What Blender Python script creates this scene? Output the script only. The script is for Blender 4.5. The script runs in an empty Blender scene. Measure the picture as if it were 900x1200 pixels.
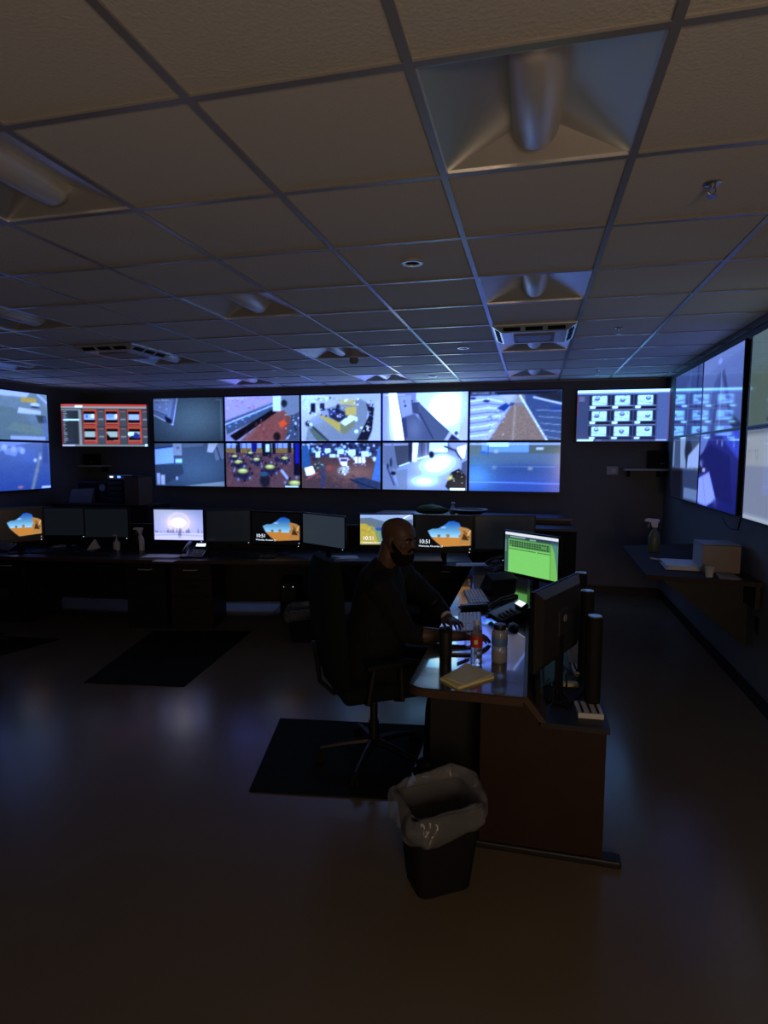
import bpy, bmesh, math, random
import numpy as np
from mathutils import Vector, Matrix
random.seed(7)
SC = bpy.context.scene
COL = SC.collection
PI = math.pi
R = math.radians

# ------------------------------------------------------------------ camera
FOC, PITCH, YAW, ROLL, CH = 704.33, .0936, .2422, -.0027, 1.78
def _rot(p, y, r):
    cy, sy = math.cos(y), math.sin(y); cp, sp = math.cos(p), math.sin(p); cr, sr = math.cos(r), math.sin(r)
    Rz = np.array([[cy, -sy, 0], [sy, cy, 0], [0, 0, 1]]); Rx = np.array([[1, 0, 0], [0, cp, sp], [0, -sp, cp]])
    Ry = np.array([[cr, 0, sr], [0, 1, 0], [-sr, 0, cr]])
    return Rz @ Rx @ Ry
RM = _rot(PITCH, YAW, ROLL)
cd = bpy.data.cameras.new('camera'); cam = bpy.data.objects.new('camera', cd); COL.objects.link(cam)
cd.sensor_fit = 'VERTICAL'; cd.sensor_height = 36; cd.sensor_width = 27; cd.lens = FOC * 36 / 1200
cd.clip_start = .05; cd.clip_end = 60
m = Matrix.Identity(4)
for k in range(3):
    m[k][0] = RM[k, 0]; m[k][1] = RM[k, 2]; m[k][2] = -RM[k, 1]
m[2][3] = CH
cam.matrix_world = m
SC.camera = cam
# ------------------------------------------------------------------ world, light, exposure
w = bpy.data.worlds.new('world'); SC.world = w; w.use_nodes = True
w.node_tree.nodes['Background'].inputs[0].default_value = (.10, .12, .18, 1)
w.node_tree.nodes['Background'].inputs[1].default_value = .01
SC.view_settings.view_transform = 'Standard'; SC.view_settings.look = 'None'
SC.view_settings.gamma = 1; SC.view_settings.use_curve_mapping = False
SC.view_settings.exposure = 0.0
def area(name, loc, target, size, power, col):
    l = bpy.data.lights.new(name, 'AREA'); l.shape = 'RECTANGLE'; l.size, l.size_y = size; l.energy = power; l.color = col
    o = bpy.data.objects.new(name, l); COL.objects.link(o); o.location = loc
    d = Vector(target) - Vector(loc); o.rotation_euler = d.to_track_quat('-Z', 'Y').to_euler()
    return o
# added warm area light behind the camera for the floor, and two ceiling fills
area('warm_floor_fill', (1.05, -1.7, 1.5), (.75, 1.9, 0), (.7, .9), 22.0, (1.0, .70, .45))
area('ceiling_fill_right', (1.0, -1.2, .8), (1.2, 1.2, 2.75), (1.2, .5), 6.5, (1.0, .72, .50))
area('ceiling_fill_left', (-2.0, -2.2, .9), (-1.0, 0, 2.75), (1.2, .5), 3.2, (1.0, .88, .78))
EM = 1.1          # how bright the displays run

# ------------------------------------------------------------------ helpers
def ray(u, v): return RM @ np.array([(u - 450) / FOC, 1, (600 - v) / FOC])
def PZ(u, v, z):
    d = ray(u, v); t = (z - CH) / d[2]; return Vector((d[0] * t, d[1] * t, z))
def PY(u, v, y):
    d = ray(u, v); t = y / d[1]; return Vector((d[0] * t, y, d[2] * t + CH))
def PX(u, v, x):
    d = ray(u, v); t = x / d[0]; return Vector((x, d[1] * t, d[2] * t + CH))
def PD(u, v, dep):
    d = ray(u, v) * dep; return Vector((d[0], d[1], d[2] + CH))

MATS = {}
def mat(name, col, rough=.5, metal=0., var=.12, scale=30., bump=0., spec=.5, trans=0., coat=0., emit=None, alpha=1., ior=1.45, rvar=0.):
    if name in MATS: return MATS[name]
    mt = bpy.data.materials.new(name); mt.use_nodes = True; MATS[name] = mt
    nt = mt.node_tree; b = nt.nodes['Principled BSDF']
    b.inputs['Roughness'].default_value = rough; b.inputs['Metallic'].default_value = metal
    b.inputs['Specular IOR Level'].default_value = spec; b.inputs['IOR'].default_value = ior
    b.inputs['Transmission Weight'].default_value = trans; b.inputs['Coat Weight'].default_value = coat
    b.inputs['Alpha'].default_value = alpha
    tc = nt.nodes.new('ShaderNodeTexCoord'); nz = nt.nodes.new('ShaderNodeTexNoise')
    nz.inputs['Scale'].default_value = scale; nz.inputs['Detail'].default_value = 5
    nt.links.new(tc.outputs['Object'], nz.inputs['Vector'])
    mx = nt.nodes.new('ShaderNodeMix'); mx.data_type = 'RGBA'
    c = col
    mx.inputs[6].default_value = (*[x * (1 - var) for x in c], 1); mx.inputs[7].default_value = (*[min(1, x * (1 + var)) for x in c], 1)
    nt.links.new(nz.outputs['Fac'], mx.inputs[0]); nt.links.new(mx.outputs[2], b.inputs['Base Color'])
    if rvar:
        mr = nt.nodes.new('ShaderNodeMapRange'); mr.inputs[3].default_value = max(.02, rough - rvar); mr.inputs[4].default_value = rough + rvar
        nz2 = nt.nodes.new('ShaderNodeTexNoise'); nz2.inputs['Scale'].default_value = 1.7; nz2.inputs['Detail'].default_value = 3
        nt.links.new(tc.outputs['Object'], nz2.inputs['Vector'])
        nt.links.new(nz2.outputs['Fac'], mr.inputs[0]); nt.links.new(mr.outputs[0], b.inputs['Roughness'])
    if bump:
        bp = nt.nodes.new('ShaderNodeBump'); bp.inputs['Strength'].default_value = bump; bp.inputs['Distance'].default_value = .01
        nt.links.new(nz.outputs['Fac'], bp.inputs['Height']); nt.links.new(bp.outputs[0], b.inputs['Normal'])
    if emit:
        b.inputs['Emission Color'].default_value = (*emit[0], 1); b.inputs['Emission Strength'].default_value = emit[1]
    return mt

class MB:
    def __init__(s): s.bm = bmesh.new(); s.M = Matrix.Identity(4)
    def _fin(s, vs, M=None):
        M = s.M @ (M if M is not None else Matrix.Identity(4))
        bmesh.ops.transform(s.bm, matrix=M, verts=vs)
    def box(s, c, d, rot=(0, 0, 0), bev=0., seg=2):
        r = bmesh.ops.create_cube(s.bm, size=1); vs = r['verts']
        bmesh.ops.scale(s.bm, vec=d, verts=vs)
        if bev > 0:
            es = list({e for v in vs for e in v.link_edges})
            b = bmesh.ops.bevel(s.bm, geom=es, offset=min(bev, min(d) * .49), segments=seg, affect='EDGES', profile=.5)
            vs = list({v for f in b['faces'] for v in f.verts} | {v for v in vs if v.is_valid})
        M = Matrix.Translation(c) @ Matrix.Rotation(rot[2], 4, 'Z') @ Matrix.Rotation(rot[1], 4, 'Y') @ Matrix.Rotation(rot[0], 4, 'X')
        s._fin(vs, M); return s
    def rings(s, rings, closed=True, cap=True):
        L = []
        for rg in rings: L.append([s.bm.verts.new(s.M @ Vector(p)) for p in rg])
        n = len(L[0])
        for a, b in zip(L, L[1:]):
            for i in range(n if closed else n - 1):
                j = (i + 1) % n
                try: s.bm.faces.new((a[i], a[j], b[j], b[i]))
                except ValueError: pass
        if cap and closed:
            for q, rv in ((L[0], True), (L[-1], False)):
                try: s.bm.faces.new(list(reversed(q)) if rv else q)
                except ValueError: pass
        return s
    def lathe(s, prof, n=24, c=(0, 0, 0), sx=1, sy=1, cap=True):
        return s.rings([[(c[0] + sx * r * math.cos(2 * PI * k / n), c[1] + sy * r * math.sin(2 * PI * k / n), c[2] + z) for k in range(n)] for r, z in prof], cap=cap)
    def tube(s, pts, rad, n=10, cap=True, flat=1.):
        pts = [Vector(p) for p in pts]; rg = []
        rs = rad if isinstance(rad, (list, tuple)) else [rad] * len(pts)
        up = Vector((0, 0, 1)); prev = None
        for i, p in enumerate(pts):
            d = (pts[min(i + 1, len(pts) - 1)] - pts[max(i - 1, 0)]).normalized()
            if prev is None:
                a = d.cross(up)
                if a.length < .1: a = d.cross(Vector((1, 0, 0)))
            else:
                a = prev - d * prev.dot(d)
            a.normalize(); b = d.cross(a); prev = a
            rg.append([p + a * rs[i] * math.cos(2 * PI * k / n) + b * rs[i] * flat * math.sin(2 * PI * k / n) for k in range(n)])
        return s.rings(rg, cap=cap)
    def prism(s, poly, z0, z1):      # poly of (x,y), extruded in z
        return s.rings([[(x, y, z0) for x, y in poly], [(x, y, z1) for x, y in poly]])
    def prism_y(s, poly, y0, y1):    # poly of (x,z), extruded in y
        return s.rings([[(x, y0, z) for x, z in poly], [(x, y1, z) for x, z in poly]])
    def ell(s, c, r, rot=None, u=16, v=10):
        q = bmesh.ops.create_uvsphere(s.bm, u_segments=u, v_segments=v, radius=1); vs = q['verts']
        bmesh.ops.scale(s.bm, vec=r, verts=vs)
        M = Matrix.Translation(c)
        if rot is not None: M = M @ rot
        s._fin(vs, M); return s
    def face(s, pts):
        s.bm.faces.new([s.bm.verts.new(s.M @ Vector(p)) for p in pts]); return s
    def build(s, name, m, parent=None, smooth=False, bevel=0.):
        bmesh.ops.recalc_face_normals(s.bm, faces=s.bm.faces)
        me = bpy.data.meshes.new(name); s.bm.to_mesh(me); s.bm.free()
        if smooth:
            for p in me.polygons: p.use_smooth = True
        o = bpy.data.objects.new(name, me); COL.objects.link(o)
        if isinstance(m, str): m = MATS[m]
        me.materials.append(m)
        if parent is not None: o.parent = parent
        if smooth:
            try: me.set_sharp_from_angle(angle=R(40))
            except Exception: pass
        if bevel:
            b = o.modifiers.new('bevel', 'BEVEL'); b.width = bevel; b.segments = 2; b.limit_method = 'ANGLE'
        return o
def tag(o, label=None, cat=None, group=None, kind=None):
    if label: o['label'] = label
    if cat: o['category'] = cat
    if group: o['group'] = group
    if kind: o['kind'] = kind
    return o
def thing(name, label, cat, loc=(0, 0, 0), rz=0, group=None):
    o = bpy.data.objects.new(name, None); COL.objects.link(o); o.empty_display_size = .05
    o.location = loc; o.rotation_euler = (0, 0, rz)
    return tag(o, label, cat, group)
def struct(o): o['kind'] = 'structure'; return o
def dup(root, loc=None, rz=None, label=None, group=None):
    def cp(o, par):
        c = o.copy(); COL.objects.link(c)
        if par is not None: c.parent = par
        for ch in list(o.children): cp(ch, c)
        return c
    r = cp(root, None)
    if loc is not None: r.location = loc
    if rz is not None: r.rotation_euler = (0, 0, rz)
    if label: r['label'] = label
    if group: r['group'] = group
    return r

# ------------------------------------------------------------------ materials
mat('wall_paint', (.15, .152, .16), .7, var=.08, scale=6, bump=.05)
mat('ceiling_tile', (.74, .72, .68), .9, var=.06, scale=90, bump=.25)
mat('grid_metal', (.38, .375, .38), .33, .35, var=.04, scale=8, spec=.9)
mat('white_metal', (.86, .86, .87), .38, .7, var=.04, scale=10, spec=.8)
mat('lens_acrylic', (.8, .8, .84), .45, .4, spec=.7, var=.03, scale=14)
mat('vent_white', (.84, .85, .87), .40, .65, var=.03, scale=14)
mat('vent_dark', (.008, .008, .009), .8)
mat('floor_vinyl', (.155, .125, .09), .22, var=.14, scale=2.2, bump=.0, spec=.45, rvar=.07)
mat('mat_rubber', (.006, .009, .008), .85, var=.3, scale=60, bump=.3, spec=.2)
mat('desk_top', (.05, .038, .036), .2, var=.18, scale=8, spec=1.0, coat=.8)
mat('desk_edge', (.055, .028, .017), .45, var=.2, scale=14)
mat('desk_panel', (.024, .010, .007), .6, var=.25, scale=9, spec=.35)
mat('desk_dark', (.010, .010, .011), .5, var=.2, scale=12)
mat('black_plastic', (.012, .012, .013), .42, var=.15, scale=40)
mat('black_matte', (.008, .008, .009), .75, var=.2, scale=40, spec=.25)
mat('bezel_black', (.006, .006, .007), .35, var=.1, scale=40)
mat('dark_glass', (.022, .027, .034), .22, var=.05, scale=10, spec=.6)
mat('pale_glass', (.17, .19, .21), .35, var=.04, scale=10, spec=.6)
mat('pale_grey', (.42, .43, .45), .5, var=.05)
mat('silver', (.45, .46, .48), .3, .9, var=.1)
mat('white_paper', (.62, .62, .64), .8, var=.05, scale=20)
mat('yellow_paper', (.92, .82, .36), .8, var=.06, scale=25)
mat('white_plastic', (.60, .60, .62), .4, var=.05)
mat('grey_plastic', (.22, .22, .24), .5, var=.08)
mat('key_grey', (.85, .87, .9), .4, var=.08)
mat('green_plastic', (.10, .12, .07), .4, var=.1)
mat('carton', (.30, .25, .22), .8, var=.08, scale=12)
mat('carton_side', (.36, .37, .40), .8, var=.05, scale=12)
mat('chair_fabric', (.006, .013, .012), .9, var=.3, scale=120, bump=.3, spec=.15)
mat('skin', (.10, .055, .036), .48, var=.12, scale=25, bump=.05)
mat('beard_hair', (.008, .006, .005), .85, var=.4, scale=300, bump=.8, spec=.2)
mat('shirt_black', (.012, .012, .014), .85, var=.25, scale=60, bump=.2, spec=.2)
mat('trousers', (.009, .009, .011), .85, var=.25, scale=60, bump=.2, spec=.2)
mat('liner', (.33, .34, .38), .16, var=.08, scale=18, bump=.6, spec=.7, trans=.0, alpha=.30)
mat('water_clear', (.85, .9, .95), .06, var=.0, trans=.9, ior=1.33)
mat('label_red', (.55, .04, .03), .4, var=.1)
mat('cap_blue', (.10, .22, .5), .4, var=.05)
mat('tea_fill', (.42, .30, .18), .3, var=.1)
mat('wood_shelf', (.045, .036, .03), .85, var=.2, scale=14, spec=.15)
mat('blue_led', (.02, .05, .3), .4, emit=((.08, .2, 1), 3.0))
mat('white_led', (.5, .5, .5), .4, emit=((.8, .9, 1), 1.6))
mat('lcd_white', (.5, .5, .5), .4, emit=((.75, .86, 1), 1.3))
mat('wood_box', (.09, .06, .035), .6, var=.2)

# ------------------------------------------------------------------ picture painting (emissive per-vertex colour on real display surfaces)
class Im:
    def __init__(s, w, h, col=(0, 0, 0)):
        s.w, s.h = w, h; s.a = np.zeros((h, w, 3)) + np.array(col, float)
        s.X, s.Y = np.meshgrid((np.arange(w)) / (w - 1), (np.arange(h)) / (h - 1))
        s.rng = np.random.RandomState(3)
    def mix(s, mask, col, al=1.):
        mask = (mask * al)[..., None]; s.a = s.a * (1 - mask) + np.array(col, float) * mask; return s
    def poly(s, pts, col, al=1.):
        acc = np.zeros((s.h, s.w))
        for ox in (-.33, 0, .33):
            for oy in (-.33, 0, .33):
                X = s.X + ox / s.w; Y = s.Y + oy / s.h; c = np.zeros((s.h, s.w), bool); n = len(pts)
                for i in range(n):
                    x1, y1 = pts[i]; x2, y2 = pts[(i + 1) % n]
                    if y1 == y2: continue
                    cond = ((y1 > Y) != (y2 > Y)) & (X < (x2 - x1) * (Y - y1) / (y2 - y1) + x1); c ^= cond
                acc += c
        return s.mix(acc / 9, col, al)
    def rect(s, x0, y0, x1, y1, col, al=1.): return s.poly([(x0, y0), (x1, y0), (x1, y1), (x0, y1)], col, al)
    def ell(s, cx, cy, rx, ry, col, al=.9, soft=.4):
        d = np.sqrt(((s.X - cx) / rx) ** 2 + ((s.Y - cy) / ry) ** 2)
        return s.mix(np.clip((1 - d) / soft, 0, 1), col, al)
    def glow(s, cx, cy, rx, ry, col, al=1.):
        d = ((s.X - cx) / rx) ** 2 + ((s.Y - cy) / ry) ** 2
        return s.mix(np.exp(-d), col, al)
    def line(s, pts, wd, col, al=1.):
        asp = s.h / s.w
        for (x1, y1), (x2, y2) in zip(pts, pts[1:]):
            dx, dy = x2 - x1, (y2 - y1) * asp; L = dx * dx + dy * dy + 1e-9
            t = np.clip(((s.X - x1) * dx + (s.Y - y1) * asp * dy) / L, 0, 1)
            d = np.sqrt((s.X - x1 - t * dx) ** 2 + ((s.Y - y1) * asp - t * dy) ** 2)
            s.mix(np.clip(1.3 - d / wd, 0, 1), col, al)
        return s
    def grad(s, c0, c1, horiz=False, al=1.):
        t = (s.X if horiz else s.Y)[..., None]
        s.a = s.a * (1 - al) + al * (np.array(c0) * (1 - t) + np.array(c1) * t); return s
    def noise(s, amp, k=1, region=None):
        n = s.rng.rand(s.h // k + 2, s.w // k + 2) - .5
        n = np.kron(n, np.ones((k, k)))[:s.h, :s.w][..., None] * amp
        if region is not None: n = n * region[..., None]
        s.a = s.a + n; return s
    def blobs(s, x0, y0, x1, y1, n, cols, rmin=.008, rmax=.02, al=.9):
        for _ in range(n):
            c = cols[s.rng.randint(len(cols))]; r = s.rng.uniform(rmin, rmax)
            s.ell(s.rng.uniform(x0, x1), s.rng.uniform(y0, y1), r, r * 1.6 * s.rng.uniform(.6, 1.3), c, al, .5)
        return s
    def vig(s, amt=.3):
        d = ((s.X - .5) ** 2 + (s.Y - .5) ** 2) / .5; s.a *= (1 - amt * d)[..., None]; return s
    def stamp(s, x, y, n, col=(225, 235, 255), wd=.018, hh=.02):     # rows of caption marks
        for k in range(n):
            if s.rng.rand() < .85: s.rect(x + k * wd, y, x + k * wd + wd * .7, y + hh, col, .75)
        return s

def screen_mesh(name, im, W, H, parent, gain=1., rough=.12, loc=(0, 0, 0), grade=True):
    h, w = im.h, im.w
    A = im.a
    if grade:
        P = np.pad(A, ((1, 1), (1, 1), (0, 0)), 'edge'); B = (P[:-2, 1:-1] + P[2:, 1:-1] + P[1:-1, :-2] + P[1:-1, 2:]) / 4; A = A * .6 + B * .4
        L = A.mean(-1, keepdims=True); A = (L + (A - L) * .92) * np.array((.93, 1.03, 1.10)); A = 255 * np.clip(A / 255, 0, 1.3) ** 1.16 * 1.03
    a = np.clip(A / 255., 0, 1.3); lin = np.where(a <= .04045, a / 12.92, ((a + .055) / 1.055) ** 2.4)
    lin = lin + 5. * np.clip(lin - .66, 0, .4)          # near-white picture areas boosted past their visible colour to light the room
    xs = (np.arange(w) / (w - 1) - .5) * W; zs = (.5 - np.arange(h) / (h - 1)) * H
    X, Z = np.meshgrid(xs, zs); co = np.stack([X, np.zeros_like(X), Z], -1).reshape(-1, 3) + np.array(loc)
    i = np.arange(h * w).reshape(h, w)
    q = np.stack([i[1:, :-1], i[1:, 1:], i[:-1, 1:], i[:-1, :-1]], -1).reshape(-1, 4)
    me = bpy.data.meshes.new(name); me.from_pydata(co.tolist(), [], q.tolist())
    at = me.color_attributes.new('picture', 'FLOAT_COLOR', 'POINT')
    c4 = np.ones((h * w, 4)); c4[:, :3] = lin.reshape(-1, 3); at.data.foreach_set('color', c4.ravel())
    key = 'screen_%g_%g' % (gain, rough)
    if key not in MATS:
        mt = bpy.data.materials.new('lit_screen'); mt.use_nodes = True; nt = mt.node_tree; b = nt.nodes['Principled BSDF']
        b.inputs['Base Color'].default_value = (.008, .008, .01, 1); b.inputs['Roughness'].default_value = rough
        b.inputs['Specular IOR Level'].default_value = .5
        an = nt.nodes.new('ShaderNodeAttribute'); an.attribute_name = 'picture'
        nt.links.new(an.outputs['Color'], b.inputs['Emission Color']); b.inputs['Emission Strength'].default_value = gain * EM
        MATS[key] = mt
    me.materials.append(MATS[key])
    o = bpy.data.objects.new('screen', me); COL.objects.link(o); o.parent = parent
    return o

def frame_mb(W, H, b, y0, y1, mb=None):       # rectangular ring around W x H
    f = mb or MB()
    for sx in (-1, 1): f.box((sx * (W / 2 + b / 2), (y0 + y1) / 2, 0), (b, y1 - y0, H + 2 * b))
    for sz in (-1, 1): f.box((0, (y0 + y1) / 2, sz * (H / 2 + b / 2)), (W, y1 - y0, b))
    return f

def wall_display(label, c, rz, W, H, im, group=None, bez=.008, depth=.07, gain=1., rough=.12, stand=.06, tilt=0):
    t = thing('wall_display', label, 'display', c, rz, group); t.rotation_euler[0] = tilt
    screen_mesh('screen', im, W - 2 * bez, H - 2 * bez, t, gain, rough)
    frame_mb(W - 2 * bez, H - 2 * bez, bez, -.004, .02).build('bezel', 'bezel_black', t)
    MB().box((0, .02 + depth / 2, 0), (W - .01, depth, H - .01), bev=.01).build('casing', 'black_plastic', t)
    MB().box((0, .02 + depth + stand / 2, 0), (.3, stand, .3)).box((0, .02 + depth + stand / 2, 0), (.45, stand * .5, .06)).build('wall_bracket', 'black_matte', t)
    return t

# ---------- the pictures
def pic_lot_grey():
    i = Im(80, 48, (105, 125, 150)); i.grad((120, 140, 170), (95, 120, 155)); i.poly([(0, .3), (.6, .35), (.9, 1), (0, 1)], (98, 118, 135), .6)
    i.poly([(0, 0), (.75, 0), (.7, .1), (0, .12)], (190, 205, 240), .8); i.rect(.62, .1, .84, .2, (190, 160, 90)); i.ell(.82, .24, .09, .05, (200, 215, 245)); i.ell(.82, .29, .08, .03, (40, 60, 100))
    i.poly([(.58, .32), (.9, .36), (.9, .44), (.56, .44)], (190, 205, 230), .9); i.poly([(.82, .46), (.98, .46), (.98, .62), (.86, .62)], (55, 75, 90))
    i.poly([(.85, .02), (1, .3), (1, .02)], (140, 160, 200), .6); i.line([(.86, .02), (1, .17)], .01, (190, 205, 240)); i.rect(.93, .5, 1, 1, (90, 110, 200), .5)
    i.poly([(.5, .63), (.9, .72), (.94, .88), (.4, .8)], (115, 138, 145), .6); i.rect(.45, .92, .95, 1, (170, 185, 235), .8); return i.noise(10)
def pic_road_blue():
    i = Im(80, 48, (65, 90, 165)); i.grad((95, 115, 180), (48, 78, 165)); i.poly([(0, 0), (.75, 0), (.4, .1), (.15, .35), (0, .4)], (140, 160, 220), .7)
    for k in range(5): i.ell(.12 + k * .12, .06 + k * .03, .05, .09, (185, 200, 240), .7, .5)
    i.poly([(.35, .15), (.6, .08), (.5, .3), (.36, .25)], (150, 170, 225), .6)
    i.line([(.86, .25), (.8, .6), (.72, 1)], .028, (135, 145, 165), .8); i.ell(.78, .38, .03, .05, (190, 205, 235)); i.ell(.86, .33, .02, .05, (180, 195, 230)); i.rect(.9, 0, .98, .45, (60, 80, 150), .7)
    i.ell(.55, .94, .05, .03, (190, 120, 150)); i.rect(.86, .95, 1, .99, (200, 215, 250)); return i.noise(8)
def pic_corner_dark():
    i = Im(96, 56, (66, 86, 118)); i.glow(.65, .45, .4, .5, (92, 114, 138), .8); i.poly([(0, 0), (.36, 0), (.28, .64), (0, .4)], (92, 112, 175), .9)
    i.poly([(0, .02), (.3, .02), (.24, .45), (0, .3)], (128, 146, 212), .8); i.line([(.35, 0), (.28, .62), (0, .38)], .008, (180, 195, 240)); i.line([(0, .28), (.2, .4)], .006, (40, 55, 100))
    i.poly([(.16, .4), (.27, .5), (.25, .6), (.18, .55)], (22, 30, 70)); i.line([(.9, .06), (.97, .06), (.97, .96)], .008, (150, 170, 220), .6)
    i.blobs(.02, .02, .22, .3, 14, [(170, 185, 240), (90, 105, 170)]); i.stamp(.02, .03, 12); return i.vig(.35).noise(9)
def pic_count_room():
    i = Im(96, 56, (140, 145, 200)); i.poly([(.3, 1), (.62, .35), (.95, .3), (1, 1)], (132, 76, 84)); i.poly([(.2, 1), (.7, .3), (.85, .35), (.75, 1)], (142, 84, 92), .8)
    i.poly([(0, 0), (.66, 0), (.66, .12), (0, .52)], (168, 160, 214)); i.blobs(0, 0, .6, .3, 30, [(150, 120, 170), (190, 190, 240), (205, 160, 170)], .01, .03, .5)
    i.poly([(0, .55), (.66, .15), (.7, .3), (.02, .85)], (70, 90, 140)); i.line([(0, .62), (.66, .2)], .012, (185, 205, 245)); i.poly([(.06, .88), (.66, .28), (.7, .36), (.14, 1)], (18, 16, 34))
    i.blobs(.03, .35, .6, .62, 0, [(1, 1, 1)])
    for k in range(7): i.ell(.06 + k * .09, .66 - k * .073, .025, .03, (105, 170, 235))
    i.rect(.65, 0, .76, .34, (205, 215, 250)); i.poly([(.76, 0), (1, 0), (1, .6), (.9, .5), (.78, .3)], (120, 135, 180)); i.ell(.8, .17, .05, .1, (25, 30, 55))
    i.poly([(.72, .6), (.8, .52), (.84, .62), (.76, .72)], (235, 90, 60)); i.poly([(1, .35), (.9, .45), (.8, 1), (1, 1)], (70, 85, 130)); i.blobs(.82, .4, .99, 1, 22, [(210, 225, 255), (25, 30, 50), (170, 200, 230)])
    i.blobs(.1, .5, .6, .85, 12, [(210, 190, 230)], .006, .01); i.ell(.7, .9, .06, .12, (20, 20, 35)); i.blobs(.25, .55, .7, 1, 40, [(170, 90, 92), (120, 55, 70)], .01, .03, .4); i.stamp(.02, .03, 16); return i.noise(14)
def pic_front_desk():
    i = Im(96, 56, (175, 190, 225)); i.poly([(.05, 1), (.1, .55), (.3, .3), (.75, .1), (.85, .2), (.8, 1)], (130, 145, 185)); i.glow(.1, .2, .25, .4, (205, 215, 240), .8)
    i.poly([(.22, .42), (.5, .6), (.52, .85), (.26, .5)], (196, 178, 110)); i.poly([(.5, .62), (.68, .5), (.68, .66), (.56, .86), (.5, .82)], (135, 140, 125)); i.poly([(.5, .6), (.62, .44), (.72, .5), (.56, .68)], (225, 228, 235))
    i.poly([(.35, .3), (.45, .3), (.62, .42), (.48, .6), (.36, .48)], (40, 48, 95)); i.ell(.4, .38, .05, .05, (45, 75, 190)); i.ell(.47, .3, .03, .12, (30, 35, 70)); i.blobs(.3, .25, .6, .5, 22, [(200, 210, 240), (50, 60, 120), (60, 90, 190)])
    i.rect(.56, .27, .7, .45, (205, 185, 118)); i.poly([(.48, .1), (.68, .1), (.7, .25), (.5, .22)], (210, 195, 140), .8); i.blobs(.55, .08, .72, .25, 10, [(230, 235, 250), (120, 130, 170)])
    i.poly([(.82, .2), (.92, .3), (.9, .75), (.84, 1), (.7, 1), (.78, .75), (.86, .45)], (28, 32, 62)); i.blobs(.75, .65, .88, .82, 10, [(235, 240, 255)]); i.blobs(.84, .3, .92, .6, 8, [(140, 160, 220)]); i.blobs(.84, .12, .92, .3, 10, [(50, 60, 100), (200, 210, 240)])
    i.rect(.12, .18, .18, .38, (28, 32, 60)); i.rect(.24, .18, .3, .34, (40, 48, 90)); i.blobs(.1, .3, .3, .45, 12, [(50, 60, 100), (220, 225, 245)]); i.ell(.08, .62, .04, .08, (40, 50, 80)); i.blobs(.06, .55, .14, .7, 6, [(230, 235, 250)])
    i.poly([(.1, .75), (.16, .68), (.36, 1), (.2, 1)], (95, 115, 125)); i.line([(.15, .7), (.34, 1)], .012, (40, 50, 80)); i.poly([(.93, .2), (1, .1), (1, 1), (.88, 1)], (185, 198, 235)); i.blobs(.2, .05, .5, .14, 14, [(230, 235, 250), (80, 95, 140)])
    i.ell(.7, .55, .02, .04, (240, 245, 255)); i.ell(.7, .8, .03, .05, (240, 245, 255)); i.stamp(.02, .03, 16); return i.noise(14)
def pic_corridor():
    i = Im(112, 64, (165, 175, 225)); i.grad((150, 162, 215), (140, 152, 205)); i.poly([(.35, 0), (1, 0), (1, 1), (.85, 1), (.42, .2)], (205, 212, 250)); i.glow(.77, .3, .2, .3, (275, 278, 295)); i.glow(.74, .45, .15, .22, (275, 278, 295)); i.poly([(.93, .0), (1, 0), (1, 1), (.9, .95)], (190, 198, 240), .7)
    i.rect(0, 0, .17, 1, (160, 172, 225)); i.poly([(.07, 0), (.165, 0), (.27, 1), (.14, 1)], (268, 270, 290)); i.glow(.12, .5, .05, .6, (265, 268, 290), .8)
    i.poly([(.165, 0), (.4, 0), (.38, .46), (.22, .54)], (132, 145, 200)); i.poly([(.19, .08), (.34, .05), (.35, .44), (.235, .5)], (156, 168, 218)); i.poly([(.22, .53), (.38, .44), (.66, 1), (.26, 1)], (84, 96, 150)); i.glow(.38, .75, .09, .25, (120, 134, 185), .7); i.poly([(.22, .54), (.28, .52), (.3, .9), (.27, 1)], (52, 58, 122), .7)
    i.poly([(.34, .2), (.44, .2), (.44, .46), (.36, .42)], (70, 82, 135)); i.poly([(.42, .2), (.79, .82), (.73, 1), (.6, 1), (.43, .5)], (86, 100, 150)); i.line([(.44, .42), (.6, .96)], .008, (48, 56, 110)); i.line([(.42, .2), (.79, .83)], .006, (60, 70, 125)); i.poly([(.79, .82), (.83, .86), (.77, 1), (.73, 1)], (185, 195, 235)); i.poly([(.82, .87), (.92, 1), (.78, 1)], (45, 50, 100)); i.ell(.87, .85, .025, .05, (60, 70, 120)); i.ell(.27, .27, .016, .03, (30, 40, 85)); i.ell(.26, .18, .01, .04, (60, 70, 120)); i.ell(.35, .17, .018, .02, (60, 70, 120)); i.stamp(.02, .03, 14, (255, 255, 270)); return i.noise(6)
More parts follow.
